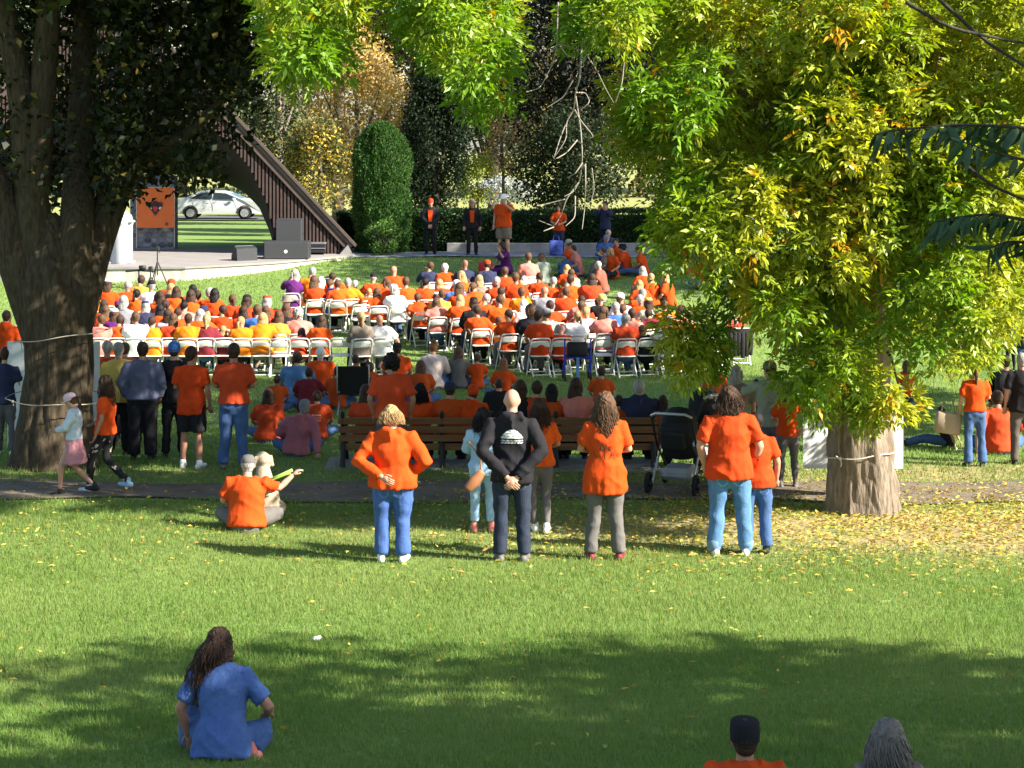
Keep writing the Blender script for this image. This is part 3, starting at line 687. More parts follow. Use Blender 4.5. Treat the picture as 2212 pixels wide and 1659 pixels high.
def col_ash(b, rg):
    px = CX + b[:, 0] * F / b[:, 1]; py = HY + (CAMZ - b[:, 2]) * F / b[:, 1]
    n = vn(b * 1.1, 61) * .65 + vn(b * 2.7, 62) * .45
    yel = np.clip((n - .42) * 2.4 + np.clip((px - 1350) / 2600, -.22, .25), 0, 1)[:, None]  # yellower towards the right: the sunlit side of the crown is put into leaf colour
    c = np.array([.150, .275, .024]) * (1 - yel) + np.array([.40, .415, .042]) * yel
    gold = (rg.uniform(size=len(b)) < .012 + .05 * np.clip((n - .62) * 5, 0, 1) + .10 * ((py < 60) & (px > 1550) & (px < 2000)))
    c[gold] = [.52, .29, .015]; return c
def clumps(poly, n, rg, d0, d1, front=1.6):
    x0, x1 = min(p[0] for p in poly), max(p[0] for p in poly); y0, y1 = min(p[1] for p in poly), max(p[1] for p in poly); R = []
    while len(R) < n:
        a, b = rg.uniform(x0, x1), rg.uniform(y0, y1)
        if pip(np.array([a]), np.array([b]), poly)[0]: R.append((a, b, d0 + (d1 - d0) * rg.uniform() ** front))
    return R
rg = np.random.default_rng(77)
CL = [(a, b, d, rg.uniform(.24, .55)) for a, b, d in clumps(MAIN, 330, rg, 21.2, 27.0)]
CL += [(a, b, d, rg.uniform(.18, .32)) for a, b, d in clumps(UPL, 76, rg, 20.6, 24.5, 1.0)]
for (a, b, d, r, n) in [(1490, 745, 22.6, .26, 6), (1465, 795, 22.6, .18, 3), (1515, 800, 22.8, .18, 2), (1590, 640, 22.8, .22, 4), (1925, 905, 22.9, .15, 4), (1770, 890, 22.9, .20, 3), (1720, 830, 22.8, .22, 3), (1850, 890, 22.9, .22, 4), (1295, 35, 20.8, .24, 7), (1375, 170, 23.5, .15, 2),
                        (2150, 600, 23, .28, 4), (2195, 640, 23, .22, 3), (1040, 205, 22.4, .16, 3), (1385, 300, 23, .18, 3), (1400, 240, 23.4, .2, 3), (2180, 520, 23, .3, 4)]:
    for _ in range(n): CL.append((a + rg.normal() * 18, b + rg.normal() * 18, d + rg.normal() * .3, r))
HOL = [(1640, 255, 95, 60), (1500, 345, 80, 50), (1705, 30, 80, 40), (1830, 400, 70, 40), (1420, 120, 60, 60), (1960, 560, 60, 45)]
CL = [c for c in CL if not any(((c[0] - h[0]) / h[2]) ** 2 + ((c[1] - h[1]) / h[3]) ** 2 < 1 and c[2] < 25.2 for h in HOL)]
CL = [(a, b - 30 * min(1, max(0, (b - 560) / 200)), d, r * (1 - .28 * min(1, max(0, (b - 560) / 200)))) for a, b, d, r in CL]
TP, OUT = [], []
for (a, b, d, r) in CL:
    c = np.array(W(a, b, d)); n = max(5, int(70 * r * r) + 5)
    v = unit(rg.normal(size=(n, 3)) * [1, 1, .8] + np.array([.15, -.35, .25])); TP.append(c + v * r * rg.uniform(.55, 1.05, (n, 1))); OUT.append(unit(v + .5 * unit(c - (base + [0, 1.5, 4.0]))))
TP = np.concatenate(TP); OUT = np.concatenate(OUT)
keep = ~((np.hypot(TP[:, 0] - RTX, TP[:, 1] - RTY) < .55) & (TP[:, 2] < RTZ + 2.6))
TP, OUT = TP[keep], OUT[keep]
B, D, L, Wd, Cc = ash_tips(TP, OUT, 7, rg, col_ash, .118)
leaves('crown', B - base, D, L, Wd, Cc, leafmat('ash_leaf', .38, .42, .35), ash, rg)['label'] = 'yellow green leaflets of the lower crown'
# rest of the crown: above and behind the frame
Q = unit(rg.normal(size=(13000, 3))) * (rg.uniform(size=(13000, 1)) ** .4) * np.array([6.8, 6.8, 5.6]) + base + np.array([-1.0, 2.6, 8.8])
px = CX + Q[:, 0] * F / Q[:, 1]; py = HY + (CAMZ - Q[:, 2]) * F / Q[:, 1]
inside = (px > -20) & (px < 2232) & (py > -60) & (py < 1690)
out_ = (Q[:, 0] < RTX + 2.6 - .5 * (Q[:, 2] - RTZ - 8)) & (Q[:, 1] > 23.6); Q = Q[out_]; inside = inside[out_]; px = px[out_]; py = py[out_]
ok_ = ~inside | (pip(px, py, MAIN) & (Q[:, 1] > 24.2)); Q = Q[ok_]
cl = vn(Q * .9, 64) > .30; Q = Q[cl]
b = np.repeat(Q, 7, 0) + rg.normal(size=(len(Q) * 7, 3)) * .22; N = len(b)
leaves('upper_crown', b - base, unit(rg.normal(size=(N, 3)) + [0, 0, -.4]), rg.uniform(.16, .26, N), rg.uniform(.06, .10, N), col_ash(b, rg), leafmat('ash_leaf'), ash, rg)
# twigs running through the crown, bare dead twigs hanging in front of the dark gap
tw = MB()
for i in range(0, len(CL), 4):
    a, b_, d, r = CL[i]
    if a < 1420: continue
    c = np.array(W(a, b_, d)) - base; t0 = np.array([0, .3, 3.2]) + (c - [0, .3, 3.2]) * .55 + rg.normal(size=3) * .2
    limb(tw, [t0, (t0 + c) / 2 + rg.normal(size=3) * .12 + [0, 0, .12], c], [.028, .018, .006], 5)
tw.obj('twigs', bark('ash_bark', (0, 0, 0)), ash)['kind'] = 'stuff'
dt = MB(); dT = 20.7
DEAD = [[(1270, 70), (1255, 100), (1250, 170), (1240, 200), (1238, 235), (1225, 265), (1222, 300), (1200, 340)], [(1280, 80), (1262, 110), (1290, 150), (1310, 190), (1330, 225)], [(1262, 110), (1225, 100), (1205, 95), (1190, 105)], [(1207, 0), (1203, 60), (1205, 100), (1185, 120), (1180, 145)], [(1205, 100), (1190, 140), (1170, 190), (1135, 200)],
        [(1205, 95), (1225, 120), (1240, 125)], [(1240, 200), (1262, 200), (1275, 220), (1255, 240)], [(1240, 170), (1215, 210), (1180, 235)], [(1238, 235), (1255, 260), (1285, 295), (1270, 300)], [(1225, 265), (1212, 300), (1200, 340)], [(1245, 200), (1252, 280), (1258, 340), (1255, 390), (1240, 415), (1215, 425)], [(1258, 350), (1240, 375), (1220, 385)],
        [(1255, 390), (1225, 430), (1212, 460), (1195, 490), (1160, 475)], [(1262, 350), (1268, 400), (1265, 450), (1258, 500)], [(1225, 430), (1180, 440), (1160, 445)], [(1240, 420), (1245, 470), (1222, 490)], [(1280, 360), (1285, 410), (1278, 440)], [(1250, 300), (1225, 330), (1200, 345), (1190, 335)], [(1195, 490), (1170, 500)], [(1330, 225), (1345, 180), (1350, 130)]]
for q in DEAD:
    limb(dt, [np.array(W(x + 3 * math.sin(x * 1.7 + y), y, dT + .16 * math.sin(x * .13 + y * .07))) - base for x, y in q], np.linspace(.0085, .003, len(q)) * (1.3 if len(q) > 6 else 1), 6)
limb(dt, [np.array(W(*q)) - base for q in ((1395, -60, 23.5), (1330, -10, 21.8), (1270, 75, 20.7))], [.03, .02, .014], 6)
dt.obj('dead_twigs', mat('dead_wood', (.25, .22, .185), .85, .2, 30), ash)['label'] = 'bare pale dead twigs hanging from the crown'

# --- left tree
LTX, LTY = Xat(128, 27.6), 27.6; LTZ = gz(LTY); lb = np.array([LTX, LTY, LTZ])
lt = empty('maple_tree', (LTX, LTY, LTZ)); tag(lt, 'big shaded dark leaved tree with forked trunk at the left edge', 'tree')
def lw(x, y, d=27.6): return np.array(W(x, y, d)) - lb
tm = trunk_mesh([lw(110, 1040), lw(118, 985), lw(122, 900), lw(127, 800), lw(124, 700), lw(118, 630), lw(114, 570), lw(110, 510), lw(106, 460)], [.68, .59, .515, .46, .46, .475, .40, .27, .10], 130, 190, .09, 7.0, 1.0, 9, .22)
link('trunk', tm, lt, bark('maple_bark', (.060, .046, .030), .6))
for nm, P, r in (('limb', [lw(105, 760), lw(70, 640), lw(28, 530), lw(0, 430), lw(-60, 300), lw(-120, 120)], [.30, .33, .29, .24, .2, .15]), ('limb', [lw(112, 760), lw(100, 640), lw(78, 520), lw(66, 400), lw(52, 240), lw(25, 90), lw(-5, -60)], [.32, .32, .27, .225, .2, .165, .14]), ('limb', [lw(72, 430), lw(85, 300), lw(98, 130), lw(112, -60)], [.22, .20, .18, .15]),
                 ('limb', [lw(140, 760), lw(168, 640), lw(198, 540, 27.9), lw(245, 420, 28.2), lw(330, 270, 28.5), lw(450, 110, 28.8), lw(560, -20, 29)], [.30, .32, .28, .23, .18, .14, .10]), ('limb', [lw(135, 740), lw(150, 620), lw(165, 500), lw(172, 360, 28.2), lw(180, 160, 28.6), lw(190, -60, 29)], [.30, .30, .25, .22, .19, .16]), ('limb', [lw(235, 430, 28.2), lw(330, 330, 27.5), lw(420, 280, 27.2), lw(500, 190, 27)], [.14, .10, .07, .04])):
    mb_ = MB(); limb(mb_, P, r, 22); mb_.obj(nm, bark('maple_bark', (0, 0, 0)), lt)
LP = [(-60, -80), (-60, 330), (60, 420), (140, 440), (240, 415), (300, 385), (375, 375), (400, 370), (470, 335), (540, 270), (555, 200), (600, 90), (590, -80)]
rg = np.random.default_rng(5); cl = clumps(LP, 300, rg, 26.3, 31.0, 1.0); bb = []
HOLES = [(165, 150, 22), (60, 300, 30), (255, 90, 16), (330, 60, 18), (185, 185, 16), (440, 230, 25), (480, 260, 30), (20, 230, 22), (500, 150, 18)]
for a, b_, d in cl:
    if any((a - h[0]) ** 2 + (b_ - h[1]) ** 2 < h[2] ** 2 * 1.6 for h in HOLES): continue
    c = np.array(W(a, b_, d)); n = 60; bb.append(c + unit(rg.normal(size=(n, 3))) * rg.uniform(.15, .5, (n, 1)))
bb = np.concatenate(bb)
bb = bb[~((CX + bb[:, 0] * F / bb[:, 1] < 200) & (bb[:, 1] < 28.3) & (rg.uniform(size=len(bb)) < .85))]
N = len(bb); c = np.array([.020, .027, .008]) * rg.uniform(.5, 1.4, (N, 1)); yl = rg.uniform(size=N) < .035; c[yl] = [.20, .15, .03]  # visible leaves coloured darker than the upper crown to stand for shade
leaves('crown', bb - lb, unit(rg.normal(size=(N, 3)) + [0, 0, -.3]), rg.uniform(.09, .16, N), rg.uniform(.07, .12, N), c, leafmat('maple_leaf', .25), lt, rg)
U = unit(rg.normal(size=(5000, 3))) * (rg.uniform(size=(5000, 1)) ** .4) * np.array([6, 5, 4.2]) + lb + np.array([.5, 1.5, 9.5])
py = HY + (CAMZ - U[:, 2]) * F / U[:, 1]; U = U[py < -30]; b = np.repeat(U, 5, 0) + rg.normal(size=(len(U) * 5, 3)) * .3; N = len(b)
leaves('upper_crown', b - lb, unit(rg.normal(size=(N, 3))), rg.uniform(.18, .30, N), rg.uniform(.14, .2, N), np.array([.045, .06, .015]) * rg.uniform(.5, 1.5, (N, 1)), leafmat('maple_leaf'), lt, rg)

# --- generic trees
def tree(name, label, x, y, z, rx, ry, rz, col, n, ls, trunk=.18, seed=0, col2=None, mix=.3, group=None, lumps=22, cat='tree', core=False, ground=None, shape='round', tcol=(.09, .075, .06), clear=False):
    rg = np.random.default_rng(seed + 100); gzv = gz(y) if ground is None else ground; o = empty(name, (x, y, gzv)); tag(o, label, cat, group); org = np.array([x, y, gzv]); c0 = np.array([x, y, z]) - org
    if trunk:
        m = MB(); limb(m, [(0, 0, -.2), (.05, 0, c0[2] * .5), (0, .1, c0[2] + rz * .3)], [trunk * 1.2, trunk, trunk * .4], 10)
        for i in range(7):
            v = unit(rg.normal(size=3) * [1, .7, .7]) * np.array([rx, ry, rz]) * .8; s0 = np.array([0, 0, max(.3, c0[2] - rz * .7)]); limb(m, [s0, (s0 + c0 + v) / 2 + [0, 0, .1], c0 + v], [trunk * .45, trunk * .28, .02], 6)
        m.obj('trunk', bark('bark_' + str(tcol), tcol), o)
    v = unit(rg.normal(size=(lumps, 3))) * rg.uniform(.45, .95, (lumps, 1)) ** (.6); lc = c0 + v * np.array([rx, ry, rz])
    k = rg.integers(0, lumps, n)
    if shape == 'column':
        a = rg.uniform(0, 6.283, n); t = rg.uniform(0, 1, n); rr = np.sqrt(np.clip(1 - np.clip((t - .62) / .38, 0, 1) ** 2.2, 0, 1)) * (.92 + .08 * np.clip(t / .1, 0, 1)) * (1 + .46 * (vn(np.stack([np.cos(a) * 2.5 + 9, np.sin(a) * 2.5 + 9, t * 6], 1), seed) - .5) + .24 * (vn(np.stack([np.cos(a) * 7 + 9, np.sin(a) * 7 + 9, t * 18], 1), seed) - .5)); rr = rr * rg.uniform(.84, 1.06, n)
        b = np.stack([np.cos(a) * rr * rx, np.sin(a) * rr * ry, c0[2] - rz + 2 * rz * t], 1); d = unit(np.stack([np.cos(a) * .5, np.sin(a) * .5, 1 + 0 * a], 1) + rg.normal(size=(n, 3)) * .3)
    else:
        b = lc[k] + unit(rg.normal(size=(n, 3))) * (np.array([rx, ry, rz]) * .42) * rg.uniform(.5, 1.05, (n, 1)); d = unit(rg.normal(size=(n, 3)) + [0, 0, -.2])
    nn = vn((b + org) * 1.3, seed)[:, None]; c = np.array(col) * rg.uniform(.6, 1.35, (n, 1)); 
    if col2 is not None: sel = (rg.uniform(size=n) < mix * 2 * nn[:, 0]); c[sel] = np.array(col2) * rg.uniform(.6, 1.3, (sel.sum(), 1))
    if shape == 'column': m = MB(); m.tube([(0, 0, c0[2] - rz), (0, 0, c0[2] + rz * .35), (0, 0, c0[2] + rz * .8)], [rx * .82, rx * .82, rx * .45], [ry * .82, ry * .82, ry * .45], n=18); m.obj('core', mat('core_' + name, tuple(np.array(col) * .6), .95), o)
    leaves('foliage' if cat != 'tree' else 'crown', b, d, ls * rg.uniform(.6, 1.3, n), ls * .55 * rg.uniform(.7, 1.3, n), c, leafmat('leaf_' + cat, .22, .6, .15), o, rg); return o
def ptree(name, label, px, py, d, rxp, ryp, *a, **k): s = F / d; P = W(px, py, d); return tree(name, label, P.x, P.y, P.z, rxp / s, rxp / s * .8, ryp / s, *a, **k)
GB = 'trees standing behind the hedge and the band shell'
ptree('golden_tree', 'tan and gold autumn tree behind the tall clipped cedar', 770, 250, 80, 125, 170, (.52, .35, .10), 8500, .20, .16, 1, (.58, .44, .22), .4, GB)
ptree('golden_tree', 'olive and gold shrubby tree between the band shell roof and the cedar', 690, 345, 74, 70, 105, (.12, .125, .045), 5200, .15, .10, 2, (.45, .31, .05), .3, GB)
ptree('conifer_tree', 'dark narrow conifer rising directly right of the cedar', 938, 300, 67, 66, 170, (.016, .028, .012), 17000, .13, .18, 3, None, .3, GB, 40)
ptree('autumn_shrub', 'bare reddish tan shrub above the pale bush', 1085, 310, 86, 62, 70, (.30, .17, .10), 1700, .14, .07, 4, (.34, .27, .08), .4, GB, cat='shrub')
ptree('green_shrub', 'yellow green bush standing left of the pale bush', 1030, 385, 76, 42, 50, (.19, .24, .04), 2400, .12, .05, 5, (.36, .27, .03), .2, None, cat='shrub')
ptree('white_shrub', 'pale grey white flowering bush at the edge of the far lawn', 1095, 408, 96, 68, 26, (.52, .53, .54), 2800, .14, .05, 6, (.10, .13, .07), .3, None, 16, cat='shrub')
ptree('broadleaf_tree', 'dark green tree behind the dead hanging twigs', 1235, 350, 70, 105, 115, (.022, .034, .014), 8500, .16, .2, 7, None, .3, GB, 40)
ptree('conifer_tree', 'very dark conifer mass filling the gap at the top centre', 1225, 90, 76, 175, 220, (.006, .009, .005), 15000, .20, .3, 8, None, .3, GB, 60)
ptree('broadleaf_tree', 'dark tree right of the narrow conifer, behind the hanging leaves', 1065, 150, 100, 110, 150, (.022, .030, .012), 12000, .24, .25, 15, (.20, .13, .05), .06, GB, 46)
ptree('broadleaf_tree', 'slim grey trunked tree right beside the band shell roof', 600, 190, 76, 75, 200, (.06, .075, .028), 6500, .17, .20, 9, (.26, .20, .04), .12, GB, 36, tcol=(.20, .17, .15))
ptree('broadleaf_tree', 'dark brownish tree at the top left of the centre', 920, 60, 88, 130, 150, (.03, .032, .012), 8500, .20, .25, 10, (.28, .18, .05), .14, GB, 40)
ptree('broadleaf_tree', 'dark tree above the golden tree', 730, 10, 95, 130, 150, (.018, .024, .010), 8500, .22, .25, 11, (.20, .13, .05), .08, GB, 40)
for i, (a, b_, d, r1, r2, lab) in enumerate([(330, 120, 92, 190, 240, 'dark leafy tree behind the top of the band shell'), (60, 150, 90, 210, 260, 'dark leafy tree behind the left tree'), (1480, 190, 82, 170, 260, 'green tree behind the left side of the yellow ash crown'), (1780, 200, 84, 200, 260, 'green tree directly behind the yellow ash crown'), (2120, 180, 80, 200, 270, 'green tree behind the right side of the yellow ash crown')]):
    ptree('broadleaf_tree', lab, a, b_, d, r1, r2, (.018, .026, .010), 10000, .24, .28, 20 + i, None, .3, GB, 46)
for i in range(15):
    a = -100 + i * 165; ptree('distant_tree', 'distant autumn tree, %s from the left in the far tree line' % ('first second third fourth fifth sixth seventh eighth ninth tenth eleventh twelfth thirteenth fourteenth fifteenth'.split()[i]), a, 150 + 30 * math.sin(i * 2.1), 150 + 8 * math.sin(i * 1.3), 125, 290, ((.15, .14, .05), (.10, .12, .045), (.30, .21, .06))[i % 3], 5200, .46, .3, 40 + i, None, .3, 'far line of trees beyond the road', 40)
o = ptree('cedar_tree', 'tall dense clipped green cedar with rounded top beside the stage', 825, 408, 61.9, 57, 142, (.050, .120, .028), 26000, .085, 0, 12, (.055, .10, .02), .3, None, shape='column', ground=gz(61.9))
ptree('small_shrub', 'small light green shrub at the foot of the cedar', 826, 512, 60.7, 36, 38, (.10, .19, .04), 2600, .075, .03, 13, None, .3, None, 14, cat='shrub')
# hedge
def hedge(name, label, x0, x1, y0, y1, h, n, seed, col):
    rg = np.random.default_rng(seed); yc = (y0 + y1) / 2; g0 = gz(yc); o = empty(name, ((x0 + x1) / 2, yc, g0)); tag(o, label, 'hedge'); Lx, Ly = x1 - x0, y1 - y0
    m = MB(); m.box((0, 0, h / 2 - .05), (Lx - .1, Ly - .16, h - .1), bev=.06); m.obj('core', mat('hedge_core', (.012, .022, .008), .95), o)
    f = rg.uniform(size=n); b = np.zeros((n, 3)); t = f < .55; b[:, 0] = rg.uniform(-Lx / 2, Lx / 2, n); b[:, 2] = rg.uniform(0, h, n); b[:, 1] = -Ly / 2 + rg.normal(size=n) * .03 + .05 * (vn(np.stack([b[:, 0] * 2, b[:, 2] * 3, b[:, 0] * 0], 1), seed) - .5)
    b[~t, 2] = h + rg.normal(size=(~t).sum()) * .035 + .10 * (vn(np.stack([b[~t, 0] * 1.2, b[~t, 0] * 0, b[~t, 0] * 0], 1), seed + 1) - .5); b[~t, 1] = rg.uniform(-Ly / 2, Ly / 2, (~t).sum())
    d = unit(rg.normal(size=(n, 3)) + [0, -.5, .5]); c = np.array(col) * rg.uniform(.5, 1.5, (n, 1)); leaves('foliage', b, d, rg.uniform(.06, .11, n), rg.uniform(.035, .06, n), c, leafmat('leaf_hedge', .2, .55), o, rg)
hedge('hedge', 'long dark green clipped hedge behind the standing speakers', Xat(880, 62.6), Xat(1600, 62.6), 62.0, 63.4, (546 - 464) / (F / 62.2), 26000, 3, (.028, .06, .016))
hedge('hedge', 'short dark hedge between band shell foot and cedar', Xat(728, 63.4), Xat(785, 63.4), 63.2, 64.4, 1.15, 3500, 4, (.022, .045, .013))
# near dark branch at the right edge: big leaves one by one
nb_ = empty('walnut_tree', tuple(W(2330, 420, 11.5))); nb0 = np.array(nb_.location); tag(nb_, 'near tree whose dark shaded branches of drooping leaves enter at the right edge', 'tree')
rg = np.random.default_rng(91); mb_ = MB()
TW = [[(2330, 290), (2200, 275), (2080, 268), (1960, 278), (1885, 290)], [(2330, 500), (2230, 478), (2140, 462), (2060, 470), (2020, 480)], [(2330, 330), (2230, 350), (2150, 330), (2060, 300)], [(2330, 560), (2260, 530), (2180, 520), (2130, 540)], [(1950, 0), (2050, 60), (2212, 95), (2330, 90)], [(1985, -40), (2130, 90), (2240, 160), (2330, 200)], [(2070, 345), (2140, 400), (2230, 440), (2330, 470)]]
LV = []
for i, q in enumerate(TW):
    P = [np.array(W(x, y, 11.5 + .15 * math.sin(i + x * .01))) - nb0 for x, y in q]; limb(mb_, P, np.linspace(.014, .004, len(P)), 6)
    if i in (0, 1, 2, 3):
        for k in range(len(P) - 1):
            for t in np.arange(0, 1, .145 if i < 2 else .2):
                for sg in (-1, 1):
                    b = P[k] * (1 - t) + P[k + 1] * t; ax = unit(P[k + 1] - P[k]); LV.append((b, unit(ax * .45 + np.array([0, sg * .45, -.8 - .3 * rg.uniform()]) + rg.normal(size=3) * .36)))
TB = np.array([3.98, 11.7, gz(11.7)]) - nb0
for zz, q in ((3.0, TW[0][0]), (2.2, TW[1][0]), (2.8, TW[2][0]), (1.9, TW[3][0]), (4.6, TW[4][-1]), (3.9, TW[5][-1]), (2.3, TW[6][-1])): limb(mb_, [TB + [0, 0, zz - .35], TB * .45 + .55 * (np.array(W(*q, 11.6)) - nb0) + [0, 0, .04], np.array(W(*q, 11.5)) - nb0], [.05, .03, .014], 7)
tk = MB(); limb(tk, [TB + [0, 0, -.2], TB + [.03, 0, 1.5], TB + [0, .05, 3], TB + [.1, .1, 5.5]], [.17, .14, .12, .06], 14); tk.obj('trunk', bark('walnut_bark', (.05, .045, .035)), nb_)
mb_.obj('branch', bark('walnut_bark', (.05, .045, .035)), nb_)
lme = []
for v in range(5):
    m = MB(); n = 7; V = []; l = .165 * (.85 + .1 * v); w_ = .046 * (.9 + .06 * v); cv = .02 + .012 * v
    for k in range(n):
        t = k / (n - 1); ww = w_ * (math.sin(math.pi * t ** .75) ** .8 if 0 < t < 1 else .001); V += [(-ww / 2, cv * t * t * 2 + .010 * (ww / w_), t * l), (0, cv * t * t * 2, t * l), (ww / 2, cv * t * t * 2 + .010 * (ww / w_), t * l)]
    f = [(k * 3 + j, k * 3 + j + 1, k * 3 + j + 4, k * 3 + j + 3) for k in range(n - 1) for j in (0, 1)]; m.add(V, f); lme.append(m.mesh('leaf'))
wl = mat('walnut_leaf', (.034, .076, .026), .55, .35, 12)
for i, (b, d) in enumerate(LV[:290]):
    o = link('leaf', lme[i % 5], nb_, wl); o.location = b; o.rotation_mode = 'QUATERNION'; o.rotation_quaternion = Vector(d).to_track_quat('Z', 'Y') @ Matrix.Rotation(rg.uniform(0, 6.28), 3, 'Z').to_quaternion(); s_ = rg.uniform(.7, 1.1); o.scale = (s_, s_, s_)
# trees standing to the right of the view, whose shade falls on the lawn
for i, (x, y, r, hc, n) in enumerate([(11.8, 8.3, 3.6, 6.6, 9000), (12.6, 31.5, 5.2, 8.2, 14000), (15.2, 53.2, 4.8, 10.6, 9000), (13.5, 3.0, 4.2, 7.5, 8000)]):
    tree('shade_tree', ['leafy tree just right of the view over the near bank', 'leafy tree right of the view behind the ash', 'leafy tree right of the seated crowd', 'leafy tree right of the viewer'][i], x, y, gz(y) + hc, r, r, r * .75, (.10, .17, .03), int(n * 1.5), .34, .3, 70 + i, (.3, .3, .04), .3, 'trees standing right of the view', 40)
# ------------------------------------------------------------------ furniture and equipment
white = mat('white_enamel', (.74, .73, .68), .45, .06, 6, spec=.4)
blackp = mat('black_plastic', (.02, .02, .022), .55, .2, 10); steel = mat('steel', (.45, .45, .46), .35, metal=.8)
ALL = []
def make_chair():
    o = empty('folding_chair'); tag(o, '', 'chair', 'white folding chairs set out on the lawn')
    m = MB(); w = .215
    P = [(-w, .24, 0), (-w, .02, .40), (-w, -.14, .70), (-w * .97, -.17, .775), (-w * .8, -.18, .805), (0, -.183, .812), (w * .8, -.18, .805), (w * .97, -.17, .775), (w, -.14, .70), (w, .02, .40), (w, .24, 0)]
    m.tube(P, .0155, side=(0, 0, 1), n=7); m.obj('frame', white, o)
    for s in (-1, 1): m = MB(); m.tube([(s * .19, -.26, 0), (s * .19, .10, .44)], .0145, n=7); m.obj('rear_leg', white, o)
    m = MB(); m.tube([(-.19, -.23, .045), (.19, -.23, .045)], .013, side=(0, 0, 1), n=6); m.obj('stretcher', white, o)
    m = MB(); m.tube([(-w, .20, .075), (w, .20, .075)], .012, side=(0, 0, 1), n=6); m.obj('stretcher', white, o)
    def slab(y0, z0, y1, z1, hw, th, bow, nx=8, ny=4, curve=0):
        V = []; f = []
        for lay in (0, 1):
            for i in range(nx + 1):
                for j in range(ny + 1):
                    u = -1 + 2 * i / nx; t = j / ny; rnd = 1 - .10 * (abs(2 * t - 1) ** 4); top = curve * (1 - u * u) * (t > .99)
                    V.append((u * hw * rnd, y0 + (y1 - y0) * t - bow * (1 - u * u) + (th if lay and abs(z1 - z0) > .1 else 0), z0 + (z1 - z0) * t + top + (0 if abs(z1 - z0) > .1 else -th * lay)))
        N = (nx + 1) * (ny + 1); g = lambda l, i, j: l * N + i * (ny + 1) + j
        for i in range(nx):
            for j in range(ny): f += [(g(0, i, j), g(0, i + 1, j), g(0, i + 1, j + 1), g(0, i, j + 1)), (g(1, i, j), g(1, i, j + 1), g(1, i + 1, j + 1), g(1, i + 1, j))]
        for i in range(nx): f += [(g(0, i, 0), g(1, i, 0), g(1, i + 1, 0), g(0, i + 1, 0)), (g(0, i, ny), g(0, i + 1, ny), g(1, i + 1, ny), g(1, i, ny))]
        for j in range(ny): f += [(g(0, 0, j), g(0, 0, j + 1), g(1, 0, j + 1), g(1, 0, j)), (g(0, nx, j), g(1, nx, j), g(1, nx, j + 1), g(0, nx, j + 1))]
        m = MB(); m.add(V, f); return m
    slab(-.115, .62, -.155, .745, .205, .016, .028, curve=.02).obj('backrest', white, o)
    slab(-.17, .445, .23, .465, .20, .022, 0).obj('seat', white, o)
    return o
CHAIR = make_chair(); CH_USED = [False]
def place_chair(x, y, yaw, label):
    o = CHAIR if not CH_USED[0] else copy_tree(CHAIR); CH_USED[0] = True
    o.location = (x, y, gz(y)); sl = math.atan((gz(y + .25) - gz(y - .25)) / .5); o.rotation_euler = (sl * math.cos(yaw), -sl * math.sin(yaw) * 0, yaw); o['label'] = label; return o
ORD = 'first second third fourth fifth sixth seventh eighth ninth tenth eleventh twelfth thirteenth fourteenth fifteenth sixteenth seventeenth eighteenth nineteenth twentieth twenty-first twenty-second twenty-third twenty-fourth twenty-fifth twenty-sixth twenty-seventh twenty-eighth twenty-ninth thirtieth'.split()

T1 = [(405,275,'O','cW'),(600,330,'O','cV'),(800,230,'O','gS'),(960,180,'Y','dS'),(1130,300,'W','cK'),(1310,330,'O','bL'),(1440,200,'O','cR'),(1500,330,'O','dL'),(1840,290,'O','kL'),(2010,380,'O','dS'),(2100,390,'O','gS'),(2060,520,'O','lO'),(1610,520,'P','kB'),(345,390,'B','bS'),(640,540,'O','dL'),(780,360,'O','kP'),(890,580,'G','gO'),(1020,560,'N','cN'),(1150,540,'G','dO'),(1350,480,'O','dL'),(1390,600,'O','kL'),(390,660,'R','bO'),(580,730,'V','cW'),(790,700,'G','bL'),(900,770,'O','dS'),(1220,770,'R','bL'),(1500,800,'M','lL'),(1700,680,'O','dS'),(2030,700,'O','gL'),(230,800,'K','dS'),(390,850,'W','dS'),(540,800,'P','gS'),(690,900,'W','lS'),(800,880,'P','bS'),(910,850,'W','bS'),(1100,820,'B','dS'),(1270,950,'B','dS'),(1490,880,'M','lP'),(1950,870,'B','lP'),(2150,600,'W','cN'),(680,1090,'R','gS')]
T2 = [(210,420,'O','kO'),(430,460,'O','bP'),(570,630,'O','dS'),(670,640,'O','dL'),(770,540,'R','cK'),(880,600,'O','bL'),(1010,570,'R','cR'),(1110,580,'R','tT'),(770,700,'U','bS'),(430,850,'B','lL'),(1050,830,'R','dL'),(1200,750,'Y','bL'),(1540,800,'O','dS'),(1690,700,'P','gC'),(1850,700,'N','gS'),(2110,760,'W','xA'),(980,620,'K','bL'),(1690,30,'B','gS'),(1590,50,'V','gO'),(1940,130,'O','wO'),(1150,1010,'O','dO')]
T3 = [(700,1060,'T','lP'),(620,310,'O','wS'),(570,330,'O','dS'),(540,440,'O','bL'),(690,440,'U','bS'),(880,330,'O','cK'),(800,440,'B','gS'),(1250,270,'O','xA'),(1140,480,'O','lS'),(1200,560,'O','bL'),(1440,400,'O','bL'),(1340,560,'W','cW'),(1570,520,'O','cW'),(1480,480,'O','bS'),(1700,440,'O','kP'),(1800,320,'O','cW'),(1830,200,'N','bS'),(1970,420,'O','wS'),(1860,470,'O','lL'),(1730,660,'O','bS'),(1990,720,'P','bL'),(2120,680,'Y','bS'),(300,480,'O','bS')]
